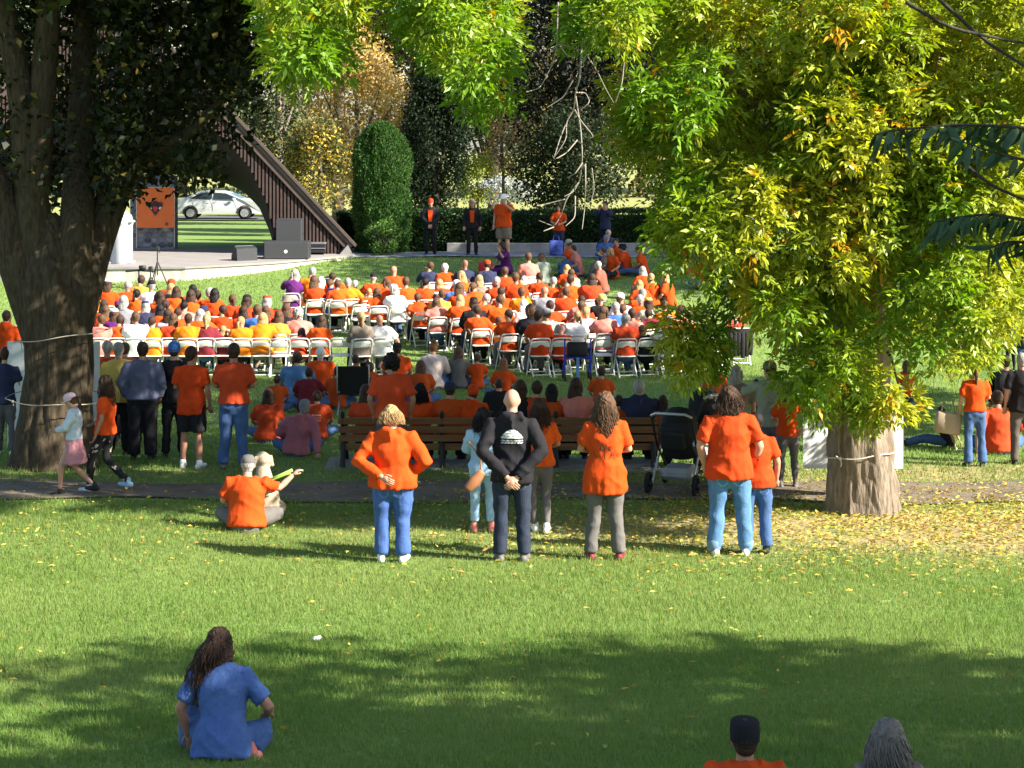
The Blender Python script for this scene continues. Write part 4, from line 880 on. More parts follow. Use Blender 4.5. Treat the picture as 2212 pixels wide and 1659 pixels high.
T4 = [(245,200,'O','wS'),(490,180,'N','xA'),(450,320,'O','lL'),(620,260,'R','bL'),(640,400,'T','lO'),(840,330,'U','cK'),(880,210,'N','cR'),(700,530,'O','bP'),(310,580,'O','bL'),(420,760,'O','lL'),(840,700,'O','gS'),(990,680,'O','bL'),(1030,400,'O','gS'),(1220,410,'O','bS'),(1100,600,'O','dS'),(1450,300,'R','lL'),(1510,260,'O','wO'),(1560,410,'O','gS'),(1590,590,'B','bS'),(1800,300,'O','dS'),(1590,100,'P','bS'),(1900,640,'G','xA'),(670,850,'K','cK'),(870,880,'O','dS'),(1040,890,'B','bO'),(1250,980,'O','dS'),(1530,790,'W','wO'),(1770,1080,'O','dS'),(2130,1040,'O','xA'),(1960,980,'L','cG'),(2100,640,'O','bS')]
T5 = [(250,1150,'W','lP'),(410,1100,'W','lS'),(340,980,'R','bS'),(500,920,'P','dS'),(650,910,'K','cL'),(790,930,'W','cW'),(760,800,'R','dS'),(870,860,'P','bS'),(960,840,'O','cG'),(640,1110,'P','bL'),(900,1190,'R','gS'),(1010,1130,'P','dS'),(1100,1000,'O','bS'),(1240,1170,'K','bL'),(1290,1060,'M','dS'),(1390,980,'B','bS'),(1190,970,'L','cL'),(390,700,'R','dL'),(150,700,'O','dS'),(980,950,'O','gS'),(1560,1150,'O','dS'),(1700,1100,'P','bL'),(1480,1330,'W','gS'),(1800,1150,'O','bS')]
EM = [(1, 150, 1150), (2, 150, 1140), (2, 700, 1060), (2, 700, 1130), (2, 720, 1190), (2, 1700, 1160), (2, 600, 880), (2, 1180, 1200), (2, 1500, 1230), (3, 880, 740), (3, 950, 640), (3, 760, 800), (3, 970, 840), (3, 880, 1000), (4, 830, 590), (4, 800, 640), (4, 1300, 720), (4, 1280, 790), (4, 1300, 870), (4, 1240, 970), (4, 1400, 900), (4, 1780, 670), (4, 2020, 670), (4, 2080, 800), (4, 2020, 880), (5, 110, 950), (5, 150, 1040), (5, 560, 1430), (5, 740, 1460), (5, 1400, 1480), (5, 1690, 1500), (5, 1900, 1460), (5, 2100, 1440), (2, 400, 1180), (4, 1500, 1290), (3, 1330, 880), (3, 1480, 870)]
TO = {1: (200, 660, 6.9125), 2: (500, 660, 6.9125), 3: (780, 620, 6.9125), 4: (1060, 620, 6.9125), 5: (1360, 560, 5.53)}
seats = []
for ti, T in ((1, T1), (2, T2), (3, T3), (4, T4), (5, T5)):
    x0, y0, q = TO[ti]
    for (tx, ty, s, h) in T:
        px, py = (tx / q + x0) / 1.1302, (ty / q + y0) / 1.1302; d = min(52.8, max(41.4, depth_at(py, 1.27)))
        seats.append([Xat(px, d), d, s, h])
for (ti, tx, ty) in EM[::2]:
    x0, y0, q = TO[ti]; px, py = (tx / q + x0) / 1.1302, (ty / q + y0) / 1.1302; d = min(52, max(41.4, depth_at(py, .80))); seats.append([Xat(px, d), d, None, None])
# settle into rows: rows 0.93 m apart, 0.5 m pitch, both blocks kept apart by the aisle
def blk(x, y): return 0 if (x < -3.55 - (y - 43) * .10 and y < 49.4) else 1
SEATS = []
for b in (0, 1):
    S_ = [s for s in seats if blk(s[0], s[1]) == b]; rows = {}
    for s in S_:
        r = int(round((s[1] - 41.5) / .93)); rows.setdefault(r, []).append(s)
    for r, L in rows.items():
        L.sort(key=lambda s: s[0]); xs = [s[0] for s in L]
        for _ in range(60):
            for i in range(len(xs) - 1):
                g = .46 - (xs[i + 1] - xs[i])
                if g > 0: xs[i] -= g / 2; xs[i + 1] += g / 2
        ex = [((xs[i] + xs[i + 1]) / 2, [0, L[i][1] * .5 + L[i + 1][1] * .5, random.choice('OOOWPKUBOR'), random.choice(['bS', 'dL', 'lL', 'gS', 'dS', 'bO', 'cW', 'bL', 'wS'])]) for i in range(len(xs) - 1) if .92 < xs[i + 1] - xs[i] < 1.9]
        ex = ex[:2]; xs += [e[0] for e in ex]; L += [e[1] for e in ex]
        for i, s in enumerate(L): SEATS.append((b, r, i, xs[i], .62 * (41.5 + r * .93) + .38 * s[1] + random.uniform(-.07, .07), s[2], s[3]))
BN = ('left', 'right')
VAR = []
for v, (L, R, kw) in enumerate([('down', 'down', {}), ('wide', 'down', dict(che=(.02, -.02, .87), head=(.03, .05, 1.19))), ('cross', 'cross', {}), ('up', 'down', dict(che=(.03, -.03, .88), head=(.05, .03, 1.19))), ('wide', 'hang', dict(che=(-.05, -.03, .87), neck=(-.07, -.02, 1.05), head=(-.09, .03, 1.18))), ('down', 'down', dict(che=(0, .10, .84), neck=(0, .20, .99), head=(0, .29, 1.09))), ('down', 'wide', dict(che=(-.02, .02, .86), neck=(-.03, .08, 1.03), head=(-.04, .15, 1.15)))]): VAR.append(pose('chair', L, R, **kw))
HAIRN = dict(k='black', d='dark', b='brown', l='light brown', g='grey', w='white', r='red'); STN = dict(S='short', L='long', P='tied back', B='bun', C='curly', O='bob length')
def desc(s, h):
    t = CNAME.get(s, 'orange shirt')
    if h == 'tT': return t + ', straw hat'
    if h[0] == 'c': return t + ', ' + dict(K='black', W='white', N='navy', R='red', V='purple', G='grey', L='green', O='orange')[h[1]] + ' cap'
    if h[1] == 'A': return t + ', bald head'
    return t + ', ' + (HAIRN[h[0]] + ' bob' if h[1] == 'O' else STN[h[1]] + ' ' + HAIRN[h[0]] + ' hair')
ORD += ['%d th' % i for i in range(31, 60)]
for b in (0, 1):
    for r in sorted({s[1] for s in SEATS if s[0] == b}):
        row = sorted([s for s in SEATS if s[0] == b and s[1] == r], key=lambda s: s[3]); pi_ = 0
        for ci, (_, _, i, x, y, s, h) in enumerate(row):
            yaw = math.radians(random.uniform(-5, 5) + (2 if b == 0 else 14))
            place_chair(x, y, yaw, 'white folding chair, %s from left in the %s row of the %s block' % (ORD[ci], ORD[r] if r >= 0 else 'nearest', BN[b]))
            if s is None: continue
            v = random.choice([0, 0, 1, 1, 2, 3, 4, 5, 6]); fem = h[1] in 'LPBO'; w = random.choice([1.0, 1.12, 1.25]) * (.94 if fem else 1)
            hat = None; hair = h
            if h[0] == 'c': hat = 'cap:' + dict(L='Q').get(h[1], h[1]); hair = random.choice('dbg') + random.choice('SSO')
            if h == 'tT': hat = 'bucket:T'; hair = 'gS'
            if h[1] == 'A': hair = None
            hyaw = random.choice([0, 0, 0, 25, -25, 55, -55])
            p_ = person('person, %s, %s from left, %s row, %s block' % (desc(s, h), ORD[pi_], ORD[r], BN[b]), (0, 0), VAR[v], k=random.choice([.82, .98, 1.0, 1.03, 1.05, 1.08, 1.0]), yaw=math.degrees(yaw), w={1.0: 1.0, 1.12: 1.12}.get(round(w, 2), 1.2 if w > 1.15 else 1.0), shirt=random.choice('OOou') if s == 'O' else s,
                        sleeve='long' if s in 'KNGTCM' else 'short', pants=random.choice('KJDETK'), shoe=random.choice('KWE'), hair=hair, hat=hat, skin=random.choice([0, 0, 1, 1, 2]), group='people seated on the white folding chairs', vox=.03, hy=hyaw, fem=fem, pos=(x, y + .04, gz(y)), length=.27)
            pi_ += 1

# benches
wood = mat('bench_wood', (.22, .105, .045), .6, .35, 5, .4, 40, stretch=(.15, 1, 1)); iron = mat('black_iron', (.018, .018, .02), .5, .2, 20)
def bench(x0, x1, y, label):
    xc = (x0 + x1) / 2; L = x1 - x0; o = empty('park_bench', (xc, y, gz(y))); tag(o, label, 'bench', 'wooden park benches facing the stage')
    for i in range(4):
        z = .30 + i * .128; m = MB(); m.box((0, -.20 - .038 * i, z), (L, .035, .098), Rx(.3), bev=.006); m.obj('slat', wood, o, False)
    for i in range(4):
        m = MB(); m.box((0, -.13 + i * .105, .425 - .004 * abs(i - 2)), (L, .088, .035), bev=.006); m.obj('slat', wood, o, False)
    for s in (-1, -.33, .33, 1):
        xx = s * (L / 2 - .06); m = MB(); m.tube([(xx, -.34, .80), (xx, -.27, .60), (xx, -.20, .40), (xx, -.27, .18), (xx, -.36, .02)], [.03, .035, .04, .035, .045], n=8)
        m.tube([(xx, -.20, .40), (xx, .22, .40), (xx, .26, .2), (xx, .32, .02)], [.035, .03, .03, .04], n=8)
        if abs(s) == 1: m.tube([(xx, -.26, .62), (xx, .0, .64), (xx, .24, .62), (xx, .25, .42)], [.025, .03, .03, .025], n=8)
        m.obj('bench_leg', iron, o)
    return o
BY = depth_at(1006)
bench(Xat(735, BY), Xat(1072, BY), BY, 'dark wooden park bench on the left, behind the orange hoodie woman')
bench(Xat(1085, BY), Xat(1418, BY), BY, 'brown wooden park bench on the right, behind the black hoodie man')
for i, (a, b_) in enumerate(((705, 1075), (1080, 1425))):
    y = BY - .05; m = MB(); m.box((0, 0, 0), ((b_ - a) * y / F, 1.1, .06), bev=.01); q = m.obj('concrete_pad', mat('pad_concrete', (.25, .23, .20), .95, .3, 4, .3, 30), None, False); q.location = (Xat((a + b_) / 2, y), y, gz(y) + .005); tag(q, 'concrete slab under the %s park bench' % ('left', 'right')[i], None, None, 'structure')

# signs tied to trees with cord
def board(x, y, z0, w, h, label):
    o = empty('sign_board', (x, y, z0)); tag(o, label, 'board', 'white boards tied behind the tree trunks'); m = MB(); m.box((0, 0, h / 2), (w, .006, h)); m.obj('panel', mat('board_white', (.70, .71, .72), .6, .06, 3), o, False)
    for s in (-1, 1): m = MB(); m.box((s * w * .3, .018, h / 2), (.04, .03, h * .96)); m.obj('batten', mat('pine', (.45, .32, .18), .8), o, False)
board(Xat(116, 28.75), 28.75, Zat(965, 28.75), 200 * 28.75 / F, 228 * 28.75 / F, 'white board tied behind the left dark tree trunk')
board(Xat(1843, 24.75), 24.75, Zat(1012, 24.75), 216 * 24.75 / F, 1.05, 'white board tied behind the right ash trunk')
def cord(xc, yc, rx, ry, z0, sag, label, tail, c):
    m = MB(); P = [(xc + rx * math.sin(a), yc - ry * math.cos(a), z0 + sag * math.sin(a * 1.0 + .3) + .01 * math.sin(a * 5)) for a in np.linspace(-2.6, 2.6, 44)]
    m.tube(P, .0075, side=(0, 0, 1), n=6); k = P[15]; m.ell((k[0], k[1] - .01, k[2]), (.022, .018, .022), 8, 6); m.tube([k, (k[0] + .015, k[1] - .02, k[2] - .06), (k[0] + .005, k[1] - .015, k[2] - tail)], [.008, .007, .006], n=6); m.tube([k, (k[0] - .05, k[1] - .02, k[2] + .03)], [.007, .006], n=6)
    o = m.obj('cord', mat('cord_' + c, dict(w=(.62, .58, .50), t=(.33, .30, .24))[c], .8)); tag(o, label, 'cord')
cord(RTX - .02, RTY, .425, .425, Zat(992, 23.5), .05, 'white cord knotted round the right ash trunk', .10, 'w')
cord(LTX + .05, LTY, .67, .67, Zat(735, 27), .09, 'thin sagging cord high on the left dark trunk', .20, 't')
cord(LTX - .02, LTY, .72, .72, Zat(872, 27), -.02, 'thin cord low on the left dark trunk', .05, 't')

# ------------------------------------------------------------------ stage equipment
def simple(name, label, cat, loc, parts, rz=0, group=None):
    o = empty(name, loc, rz); tag(o, label, cat, group)
    for nm, mb_, mt in parts: mb_.obj(nm, mt, o, smooth=nm in ('body', 'pole', 'leg', 'knob', 'handle', 'wheel'))
    return o
def bx(c, d, R=None, bev=.012): m = MB(); m.box(c, d, R, bev=bev); return m
def tb(P, r, n=8, side=(1, 0, 0)): m = MB(); m.tube(P, r, n=n, side=side); return m
lm_ = mat('lectern_grey', (.42, .43, .46), .5, .08, 2)
simple('lectern', 'pale grey lectern at the front of the stage', 'lectern', (Xat(262, 57), 57, STZ), [('body', tb([(0, 0, .06), (0, 0, 1.2)], [.33, .33], n=28), lm_), ('top', bx((0, -.02, 1.225), (.76, .52, .05)), lm_), ('foot', bx((0, 0, .03), (.74, .5, .06)), lm_), ('rim', tb([(0, 0, 1.19), (0, 0, 1.21)], [.36, .36], n=28), mat('lectern_trim', (.4, .4, .42), .4))])
simple('microphone', 'thin black microphone on the pale lectern', 'microphone', (Xat(262, 57), 57, STZ + 1.25), [('stand', tb([(0, 0, 0), (0, .05, .2), (0, -.05, .3)], .012), blackp), ('head', tb([(0, -.05, .3), (0, -.09, .33)], .025), blackp)])
# stone pillar with single stones
sp = empty('stone_pillar', (Xat(333, 63), 63.0, STZ)); tag(sp, 'grey blue rubble stone pillar behind the orange banner', 'pillar')
pw, ph = 98 * 63 / F, 2.35; MB().tube([(0, 0, 0), (0, 0, 1)], .1); m = MB(); m.box((0, 0, ph / 2), (pw - .06, .75, ph)); m.obj('mortar', mat('mortar', (.20, .21, .23), .95), sp, False)
rg = np.random.default_rng(3); stm = [mat('stone_%d' % i, c, .85, .25, 8, .4, 30) for i, c in enumerate([(.15, .17, .22), (.22, .24, .29), (.10, .115, .15), (.30, .31, .34)])]; z = .06
while z < ph - .08:
    hh = rg.uniform(.14, .22); x = -pw / 2 + .02
    while x < pw / 2 - .06:
        ww = min(rg.uniform(.14, .30), pw / 2 - x); m = MB(); m.ell((x + ww / 2, -.36 + rg.uniform(-.02, .02), z + hh / 2 + rg.uniform(-.02, .02)), (ww * .50, .06, hh * .52), 8, 6); m.obj('stone', stm[rg.integers(4)], sp); x += ww + .012
    z += hh + .008
bn = empty('banner', (Xat(336, 62), 62.0, Zat(492, 62))); tag(bn, 'orange banner with a dark emblem hanging before the stone pillar', 'banner')
bw, bh = 82 * 62 / F, 87 * 62 / F; m = MB(); V = []; f = []
for i in range(13):
    for j in range(9): V.append((-bw / 2 + bw * i / 12, .018 * math.sin(i * .9 + j * .2), bh * j / 8))
for i in range(12):
    for j in range(8): f.append((i * 9 + j, (i + 1) * 9 + j, (i + 1) * 9 + j + 1, i * 9 + j + 1))
m.add(V, f); q = m.obj('cloth', mat('banner_orange', (.56, .13, .035), .8, .08, 4), bn); q.data.shade_smooth() if hasattr(q.data, 'shade_smooth') else None
def flat(poly, y, m_, nm, par): mm = MB(); mm.prism(poly, y, y - .004, 'y'); return mm.obj(nm, m_, par, False)
c0 = bh * .50; ink = mat('emblem_ink', (.03, .022, .03), .7); wh = mat('emblem_white', (.65, .6, .55), .7); rd = mat('emblem_red', (.42, .03, .03), .7)
for k, (a, b_, s_) in enumerate(((-.15, .10, .085), (.0, .14, .09), (.15, .10, .085))): flat([(a + s_ * math.cos(t), c0 + b_ + s_ * .9 * math.sin(t)) for t in np.linspace(0, 2 * math.pi, 10, endpoint=False)], -.03, ink, 'emblem_figure', bn)
flat([(-.24, c0 + .07), (0, c0 - .26), (.24, c0 + .07), (.12, c0 + .03), (0, c0 + .08), (-.12, c0 + .03)], -.034, ink, 'emblem_hands', bn); flat([(-.10, c0 + .0), (0, c0 - .15), (.10, c0 + .0), (0, c0 + .05)], -.04, rd, 'emblem_heart', bn)
flat([(-.20, c0 + .02), (-.15, c0 - .06), (-.11, c0 - .03), (-.14, c0 + .03)], -.042, wh, 'emblem_feather', bn); flat([(.20, c0 + .02), (.14, c0 + .03), (.11, c0 - .03), (.15, c0 - .06)], -.042, wh, 'emblem_feather', bn)
flat([(.36 + .05 * math.cos(t), .12 + .05 * math.sin(t)) for t in np.linspace(0, 2 * math.pi, 10, endpoint=False)], -.03, mat('emblem_mark', (.12, .05, .03), .7), 'corner_mark', bn)
for s in (-1, 1): tb([(s * bw / 2, 0, -.65), (s * bw / 2, 0, bh + .03)], .012).obj('pole', steel, bn)
tb([(-bw / 2, 0, bh + .01), (bw / 2, 0, bh + .01)], .012, side=(0, 0, 1)).obj('rail', steel, bn)
# speakers
spk = mat('speaker_black', (.030, .032, .036), .65, .15, 12); grl = mat('speaker_grille', (.05, .052, .056), .7, .3, 90)
def speaker(label, x, y, w_, d_, h_, z=0, logo=False):
    o = empty('loudspeaker', (x, y, STZ + z)); tag(o, label, 'speaker'); bx((0, 0, h_ / 2), (w_, d_, h_), bev=.02).obj('cabinet', spk, o, False); bx((0, -d_ / 2 - .006, h_ / 2), (w_ * .95, .02, h_ * .92), bev=.004).obj('grille', grl, o, False)
    if logo:
        m = MB(); m.prism([(.055 * math.cos(t), h_ * .45 + .055 * math.sin(t)) for t in np.linspace(0, 6.283, 8, endpoint=False)], -d_ / 2 - .022, -d_ / 2 - .016, 'y'); m.obj('badge', mat('badge_white', (.8, .8, .8), .5), o, False)
    for s in (-1, 1): tb([(s * (w_ / 2 + .004), -.06, h_ * .6), (s * (w_ / 2 + .03), 0, h_ * .6), (s * (w_ / 2 + .004), .06, h_ * .6)], .012).obj('handle', blackp, o)
speaker('wide grey black subwoofer with white round badge at the stage edge', Xat(618, 58.6), 58.9, 1.36, .75, .52, 0, True)
speaker('upright black loudspeaker standing on the stage behind the subwoofer', Xat(626, 60), 60.0, .80, .60, 1.14)
o = empty('floor_monitor', (Xat(528, 58.2), 58.2, STZ), .5); tag(o, 'black wedge floor monitor on the stage', 'speaker')
m = MB(); m.prism([(-.25, 0), (.25, 0), (.25, .12), (.02, .42), (-.2, .36)], -.32, .32, 'x'); m.obj('cabinet', spk, o, False); R = Rx(math.atan2(.30, -.23) ); m = MB(); m.prism([(.258, .12), (.03, .425), (.035, .432), (.266, .125)], -.28, .28, 'x'); m.obj('grille', mat('monitor_grille', (.20, .22, .22), .6), o, False)
simple('equipment_case', 'low black road case with steel rail under the shell foot', 'case', (Xat(684, 60.6), 60.6, STZ), [('case', bx((0, 0, .19), (.58, .5, .26)), blackp), ('lid', bx((0, 0, .35), (.6, .52, .05)), steel), ('rail', tb([(-.28, -.26, .2), (.28, -.26, .2)], .015, side=(0, 0, 1)), steel), ('caster', bx((-.22, -.18, .03), (.06, .06, .06)), blackp), ('caster', bx((.22, -.18, .03), (.06, .06, .06)), blackp)])
def tripod(label, px, py, d, h, spread):
    x = Xat(px, d); o = empty('tripod', (x, d, gz(d))); tag(o, label, 'tripod', 'black tripods in front of the stage')
    tb([(0, 0, h * .35), (0, 0, h)], .018).obj('pole', blackp, o)
    for a in (.3, 2.4, 4.5): tb([(0, 0, h * .72), (spread * math.cos(a), spread * math.sin(a), 0)], .016).obj('leg', blackp, o)
    bx((0, 0, h + .06), (.10, .16, .11)).obj('camera_body', blackp, o, False); tb([(0, -.05, h + .02), (.12, -.25, h - .05)], .010).obj('handle', blackp, o)
tripod('tall black camera tripod before the stage wall', 340, 600, 54.6, 1.05, .32); tripod('short black tripod left of the tall one', 325, 612, 54.2, .55, .22)
m = MB(); m.tube([(-.35, 0, .5), (0, 0, .53), (.4, 0, .5)], .03, side=(0, 0, 1)); m.box((.1, 0, .60), (.18, .1, .12)); m.tube([(0, 0, 0), (0, 0, .53)], .02); q = m.obj('camera_slider', blackp); q.location = (Xat(300, 54.4), 54.4, gz(54.4)); tag(q, 'low black camera rig beside the seated camera operator', 'camera rig')
for i, (x, y) in enumerate(((723, 566), (731, 566))):
    p = G(x, y); m = MB(); m.tube([(0, -.1, .04), (0, .05, .05), (0, .15, .035)], [.04, .045, .03], [.03, .04, .025]); m.tube([(0, -.1, .04), (0, -.12, .12)], [.035, .04], n=8); q = m.obj('boot', mat('boot_tan', (.55, .45, .30), .7)); q.location = p; q.rotation_euler = (0, 0, .4 - i * .8); tag(q, ('left', 'right')[i] + ' one of two small pale boots on the lawn by the stage end', 'boot')

# ------------------------------------------------------------------ car
def car(x, y, label):
    o = empty('parked_car', (x, y, gz(y) + .07)); tag(o, label, 'car'); paint = mat('car_silver', (.62, .63, .64), .28, metal=.35, spec=.6); glass = mat('car_glass', (.02, .028, .035), .08, spec=.8); rub = mat('tyre_rubber', (.015, .015, .016), .9); rim = mat('alloy', (.5, .5, .52), .35, metal=.7)
    prof = [(-2.30, .30), (-2.34, .70), (-2.27, .99), (-1.74, 1.05), (-1.08, 1.37), (-.55, 1.44), (.18, 1.42), (.55, 1.33), (1.22, 1.03), (2.02, .90), (2.28, .70), (2.32, .32)]
    m = MB(); V = []; n = len(prof)
    for yy, sc_ in ((-.88, .0), (-.80, 1), (.80, 1), (.88, 0)):
        for (a, b) in prof: V.append((a * (1 - .012 * (1 - sc_)), yy * (1 - .20 * max(0, (b - .95)) / .5), b - (.015 if not sc_ else 0)))
    f = [(k * n + i, k * n + (i + 1) % n, (k + 1) * n + (i + 1) % n, (k + 1) * n + i) for k in range(3) for i in range(n)] + [tuple(range(n)), tuple(range(4 * n - 1, 3 * n - 1, -1))]
    m.add(V, f); m.obj('body', paint, o, False)
    yw = lambda b: -.885 * (1 - .20 * max(0, b - .95) / .5) - .006
    def pane(P, nm, mt): m = MB(); V = [(a, yw(b), b) for a, b in P] + [(a, yw(b) + .012, b) for a, b in P]; k = len(P); m.add(V, [tuple(range(k)), tuple(range(2 * k - 1, k - 1, -1))] + [(i, (i + 1) % k, k + (i + 1) % k, k + i) for i in range(k)]); m.obj(nm, mt, o, False)
    pane([(-1.42, 1.06), (-.30, 1.04), (-.30, 1.36), (-.55, 1.37), (-1.00, 1.30)], 'window', glass); pane([(-.22, 1.04), (.95, 1.03), (.50, 1.28), (.15, 1.35), (-.22, 1.36)], 'window', glass)
    m = MB(); V = [(1.20, -.70, 1.035), (1.20, .70, 1.035), (.60, .62, 1.30), (.60, -.62, 1.30)]; m.add([(a + .018, b, c + .018) for a, b, c in V] + V, [(0, 1, 2, 3), (7, 6, 5, 4), (0, 4, 5, 1), (1, 5, 6, 2), (2, 6, 7, 3), (3, 7, 4, 0)]); m.obj('windscreen', mat('windscreen', (.10, .25, .42), .1, spec=.8), o, False)
    m = MB(); V = [(-1.72, -.70, 1.06), (-1.72, .70, 1.06), (-1.12, .62, 1.345), (-1.12, -.62, 1.345)]; m.add([(a - .014, b, c + .014) for a, b, c in V] + V, [(0, 1, 2, 3), (7, 6, 5, 4), (0, 4, 5, 1), (1, 5, 6, 2), (2, 6, 7, 3), (3, 7, 4, 0)]); m.obj('rear_window', glass, o, False)
    for wx in (-1.40, 1.36):
        for sy in (-1, 1):
            m = MB(); m.tube([(wx, sy * .70, .33), (wx, sy * .895, .33)], [.33, .33], side=(0, 0, 1), n=22, flat=True); wq = m.obj('wheel', rub, o); m = MB(); m.tube([(wx, sy * .80, .33), (wx, sy * .905, .33)], [.21, .21], side=(0, 0, 1), n=16, flat=True)
            for k in range(5): a = k * 1.2566; m.box((wx + .12 * math.cos(a), sy * .91, .33 + .12 * math.sin(a)), (.17, .014, .035), Ry(-a))
            m.obj('rim', rim, wq, False)
            m = MB(); m.tube([(wx + .37 * math.cos(a), sy * .893, .33 + .37 * math.sin(a)) for a in np.linspace(-.15, 3.3, 14)], [.03] * 14, n=6, side=(0, 1, 0)); m.obj('wheel_arch', mat('arch_dark', (.02, .02, .02), .8), o)
    for (a, b) in ((-.26, .28), (-1.25, .45), (1.0, .3)): m = MB(); m.box((a, -.889, b / 2 + .62), (.012, .012, .70 - b * .2)); m.obj('door_seam', mat('seam', (.12, .12, .13), .6), o, False)
    for a in (-.50, .45): m = MB(); m.box((-a, -.90, .90), (.16, .03, .03), bev=.008); m.obj('door_handle', paint, o, False)
    m = MB(); m.ell((.82, -.97, 1.04), (.10, .09, .07), 10, 7); m.obj('mirror', paint, o); m = MB(); m.ell((2.08, -.72, .72), (.20, .16, .08), 10, 7); m.obj('headlight', mat('lamp_glass', (.75, .78, .8), .15, spec=.7), o); m = MB(); m.ell((-2.22, -.74, .80), (.10, .14, .10), 10, 7); m.obj('tail_light', mat('tail_red', (.35, .02, .02), .25), o)
car(Xat(476, 100), 100, 'silver white sedan parked on the road beyond the stage')
sg_ = W(2012, 455, 70); tag(simple('garden_lamp', 'small brown path lamp glimpsed through the ash crown', 'lamp', (Xat(1968, 64), 64, gz(64)), [('pole', tb([(0, 0, 0), (0, 0, 1.1)], .03), MATS['black_iron']), ('lamp_shade', tb([(0, 0, 1.05), (0, 0, 1.2)], [.22, .03]), MATS['black_iron'])]))
# ------------------------------------------------------------------ people standing and sitting nearer the camera
P = person; S = pose
# front row, standing with their backs to the view
hoodie = P('person in bright orange hoodie and blue jeans, left hand on hip, short blond hair', (848, 1214), S('stand', 'backhi', ((.325, -.05, 1.14), (.20, .06, 1.02)), head=(-.02, .05, 1.63)), 880, w=1.34, shirt='O', sleeve='long', pants='X', pk='long', shoe='W', hair='lS', locks=130, fem=True, hood=True, seed=3, yaw=-4, ht=-8)
denimw = P('person in pale denim shirt and light cropped jeans, partly behind the black hoodie man', (1043, 1150), S('stand', 'front', 'front'), 886, shirt='S', sleeve='long', pants='S', pk='crop', shoe='P', hair='kL', fem=True, length=.30, locks=34, seed=5, yaw=3, hem=.13)
blackm = P('person with bald head, black hoodie and dark jeans, hands clasped behind the back', (1106, 1214), S('stand', 'back', 'back'), 843, w=1.10, shirt='K', sleeve='long', pants='D', shoe='E', hair=None, hood=True, seed=7, hem=.13)
legg = P('person with long curly dark hair, orange shirt and black leggings, right of the black hoodie', (1166, 1150), S('stand', 'front', 'front', anL=(-.06, .0, .075), anR=(.09, -.10, .075), knR=(.09, .02, .5)), 868, shirt='o', pants='E', pk='leg', shoe='W', hair='dL', fem=True, length=.30, locks=60, seed=9, hem=.06)
curly = P('person with very long wavy brown hair, long orange shirt and grey trousers', (1307, 1210), S('stand', 'cross', 'cross', anL=(-.155, -.02, .075), anR=(.155, -.02, .075)), 852, w=1.08, shirt='O', sleeve='short', pants='E', pk='long', shoe='M', hair='bL', fem=True, length=.50, locks=110, seed=11, hem=.24, hy=0)
bigm = P('person in large orange shirt and cuffed blue jeans with dark tied hair', (1576, 1200), S('stand', 'pocket', 'pocket', anL=(-.16, -.02, .075), anR=(.17, -.03, .075), knL=(-.13, .01, .5), knR=(.14, .01, .5)), 842, w=1.28, shirt='u', pants='I', shoe='W', hair='dL', length=.14, seed=13, hem=.13, locks=20)
braid = P('person with dark braid, orange shirt and blue jeans beside the larger orange shirt', (1634, 1194), S('stand', 'down', 'down'), 893, w=1.12, shirt='u', pants='J', shoe='K', hair='kP', length=.62, fem=True, seed=15, hem=.12)
for o_, c_ in ((hoodie, 'X'), (blackm, 'D'), (bigm, 'I'), (braid, 'J')): pockets(o_, c_)
for x in (-.165, .172): m = MB(); m.tube([(x, -.022, .10), (x, -.022, .14)], [.078, .079], n=16); m.obj('cuff', mat('cuff_pale', (.15, .24, .36), .85), bigm)
# emblem on the black hoodie, print and bag
cells = []
for c in range(30):
    for r in range(22):
        u, v = (c - 14.5) / 14.5, r / 22
        dome = v > .06 + .55 * u * u and v < .62; line1 = .70 < v < .78 and abs(u) < .96 and (c * 7 + r * 3) % 5 != 0; line2 = .84 < v < .91 and abs(u) < .98 and (c * 5 + r) % 4 != 0
        if (dome and not (.28 < v < .34 and abs(u) < .55) and not (.44 < v < .50 and (c // 3) % 2)) or line1 or line2: cells.append((c, r))
kk = blackm.scale[0]
decal(blackm, child(blackm, 'hoodie'), cells, (.0080, .0074), (-.120, -.6, 1.385), mat('print_white', (.55, .55, .54), .8))
bg = G(1028, 1150); hb = MB(); hb.tube([(-.10, 0, -.05), (0, 0, 0), (.10, 0, .06)], [.055, .07, .05], [.03, .05, .03], side=(0, 0, 1)); hb.tube([(.10, 0, .07), (.16, .05, .22), (.10, .16, .42)], .010); q = hb.obj('handbag', mat('bag_leather', (.30, .13, .06), .5, .2, 8)); q.location = (Xat(1026, bg.y - .25), bg.y - .25, Zat(1030, bg.y)); q.rotation_euler = (0, -.35, .2); tag(q, 'tan leather waist bag worn by the pale denim shirt', 'bag')
# seated near people
def g_(label, x, yb, yh, shirt, hair, **kw):
    kw.setdefault('p', S('ground')); p = kw.pop('p'); return P(label, (x, yb), p, yh, shirt=shirt, hair=hair, **kw)
g_('person in orange shirt and dark cap sitting on the grass, right arm reaching out', 532, 1150, 993, 'O', 'gS', p=S('ground', 'down', ((.34, .20, .50), (.50, .30, .64))), w=1.24, hat='cap:E', pants='E', seed=21, hem=.08, ht=0)
ld = G(620, 1150); m = MB(); m.tube([(-.28, 0, -.06), (0, 0, .05), (.05, 0, .06)], [.008, .012, .008], n=6, side=(0, 1, 0)); m.box((-.08, 0, .035), (.34, .012, .035), Ry(-.42)); q = m.obj('dog_lead', mat('lead_green', (.28, .48, .08), .6)); q.location = (Xat(618, ld.y + .1), ld.y + .1, Zat(1038, ld.y)); tag(q, 'bright green lead held in an outstretched hand', 'lead')
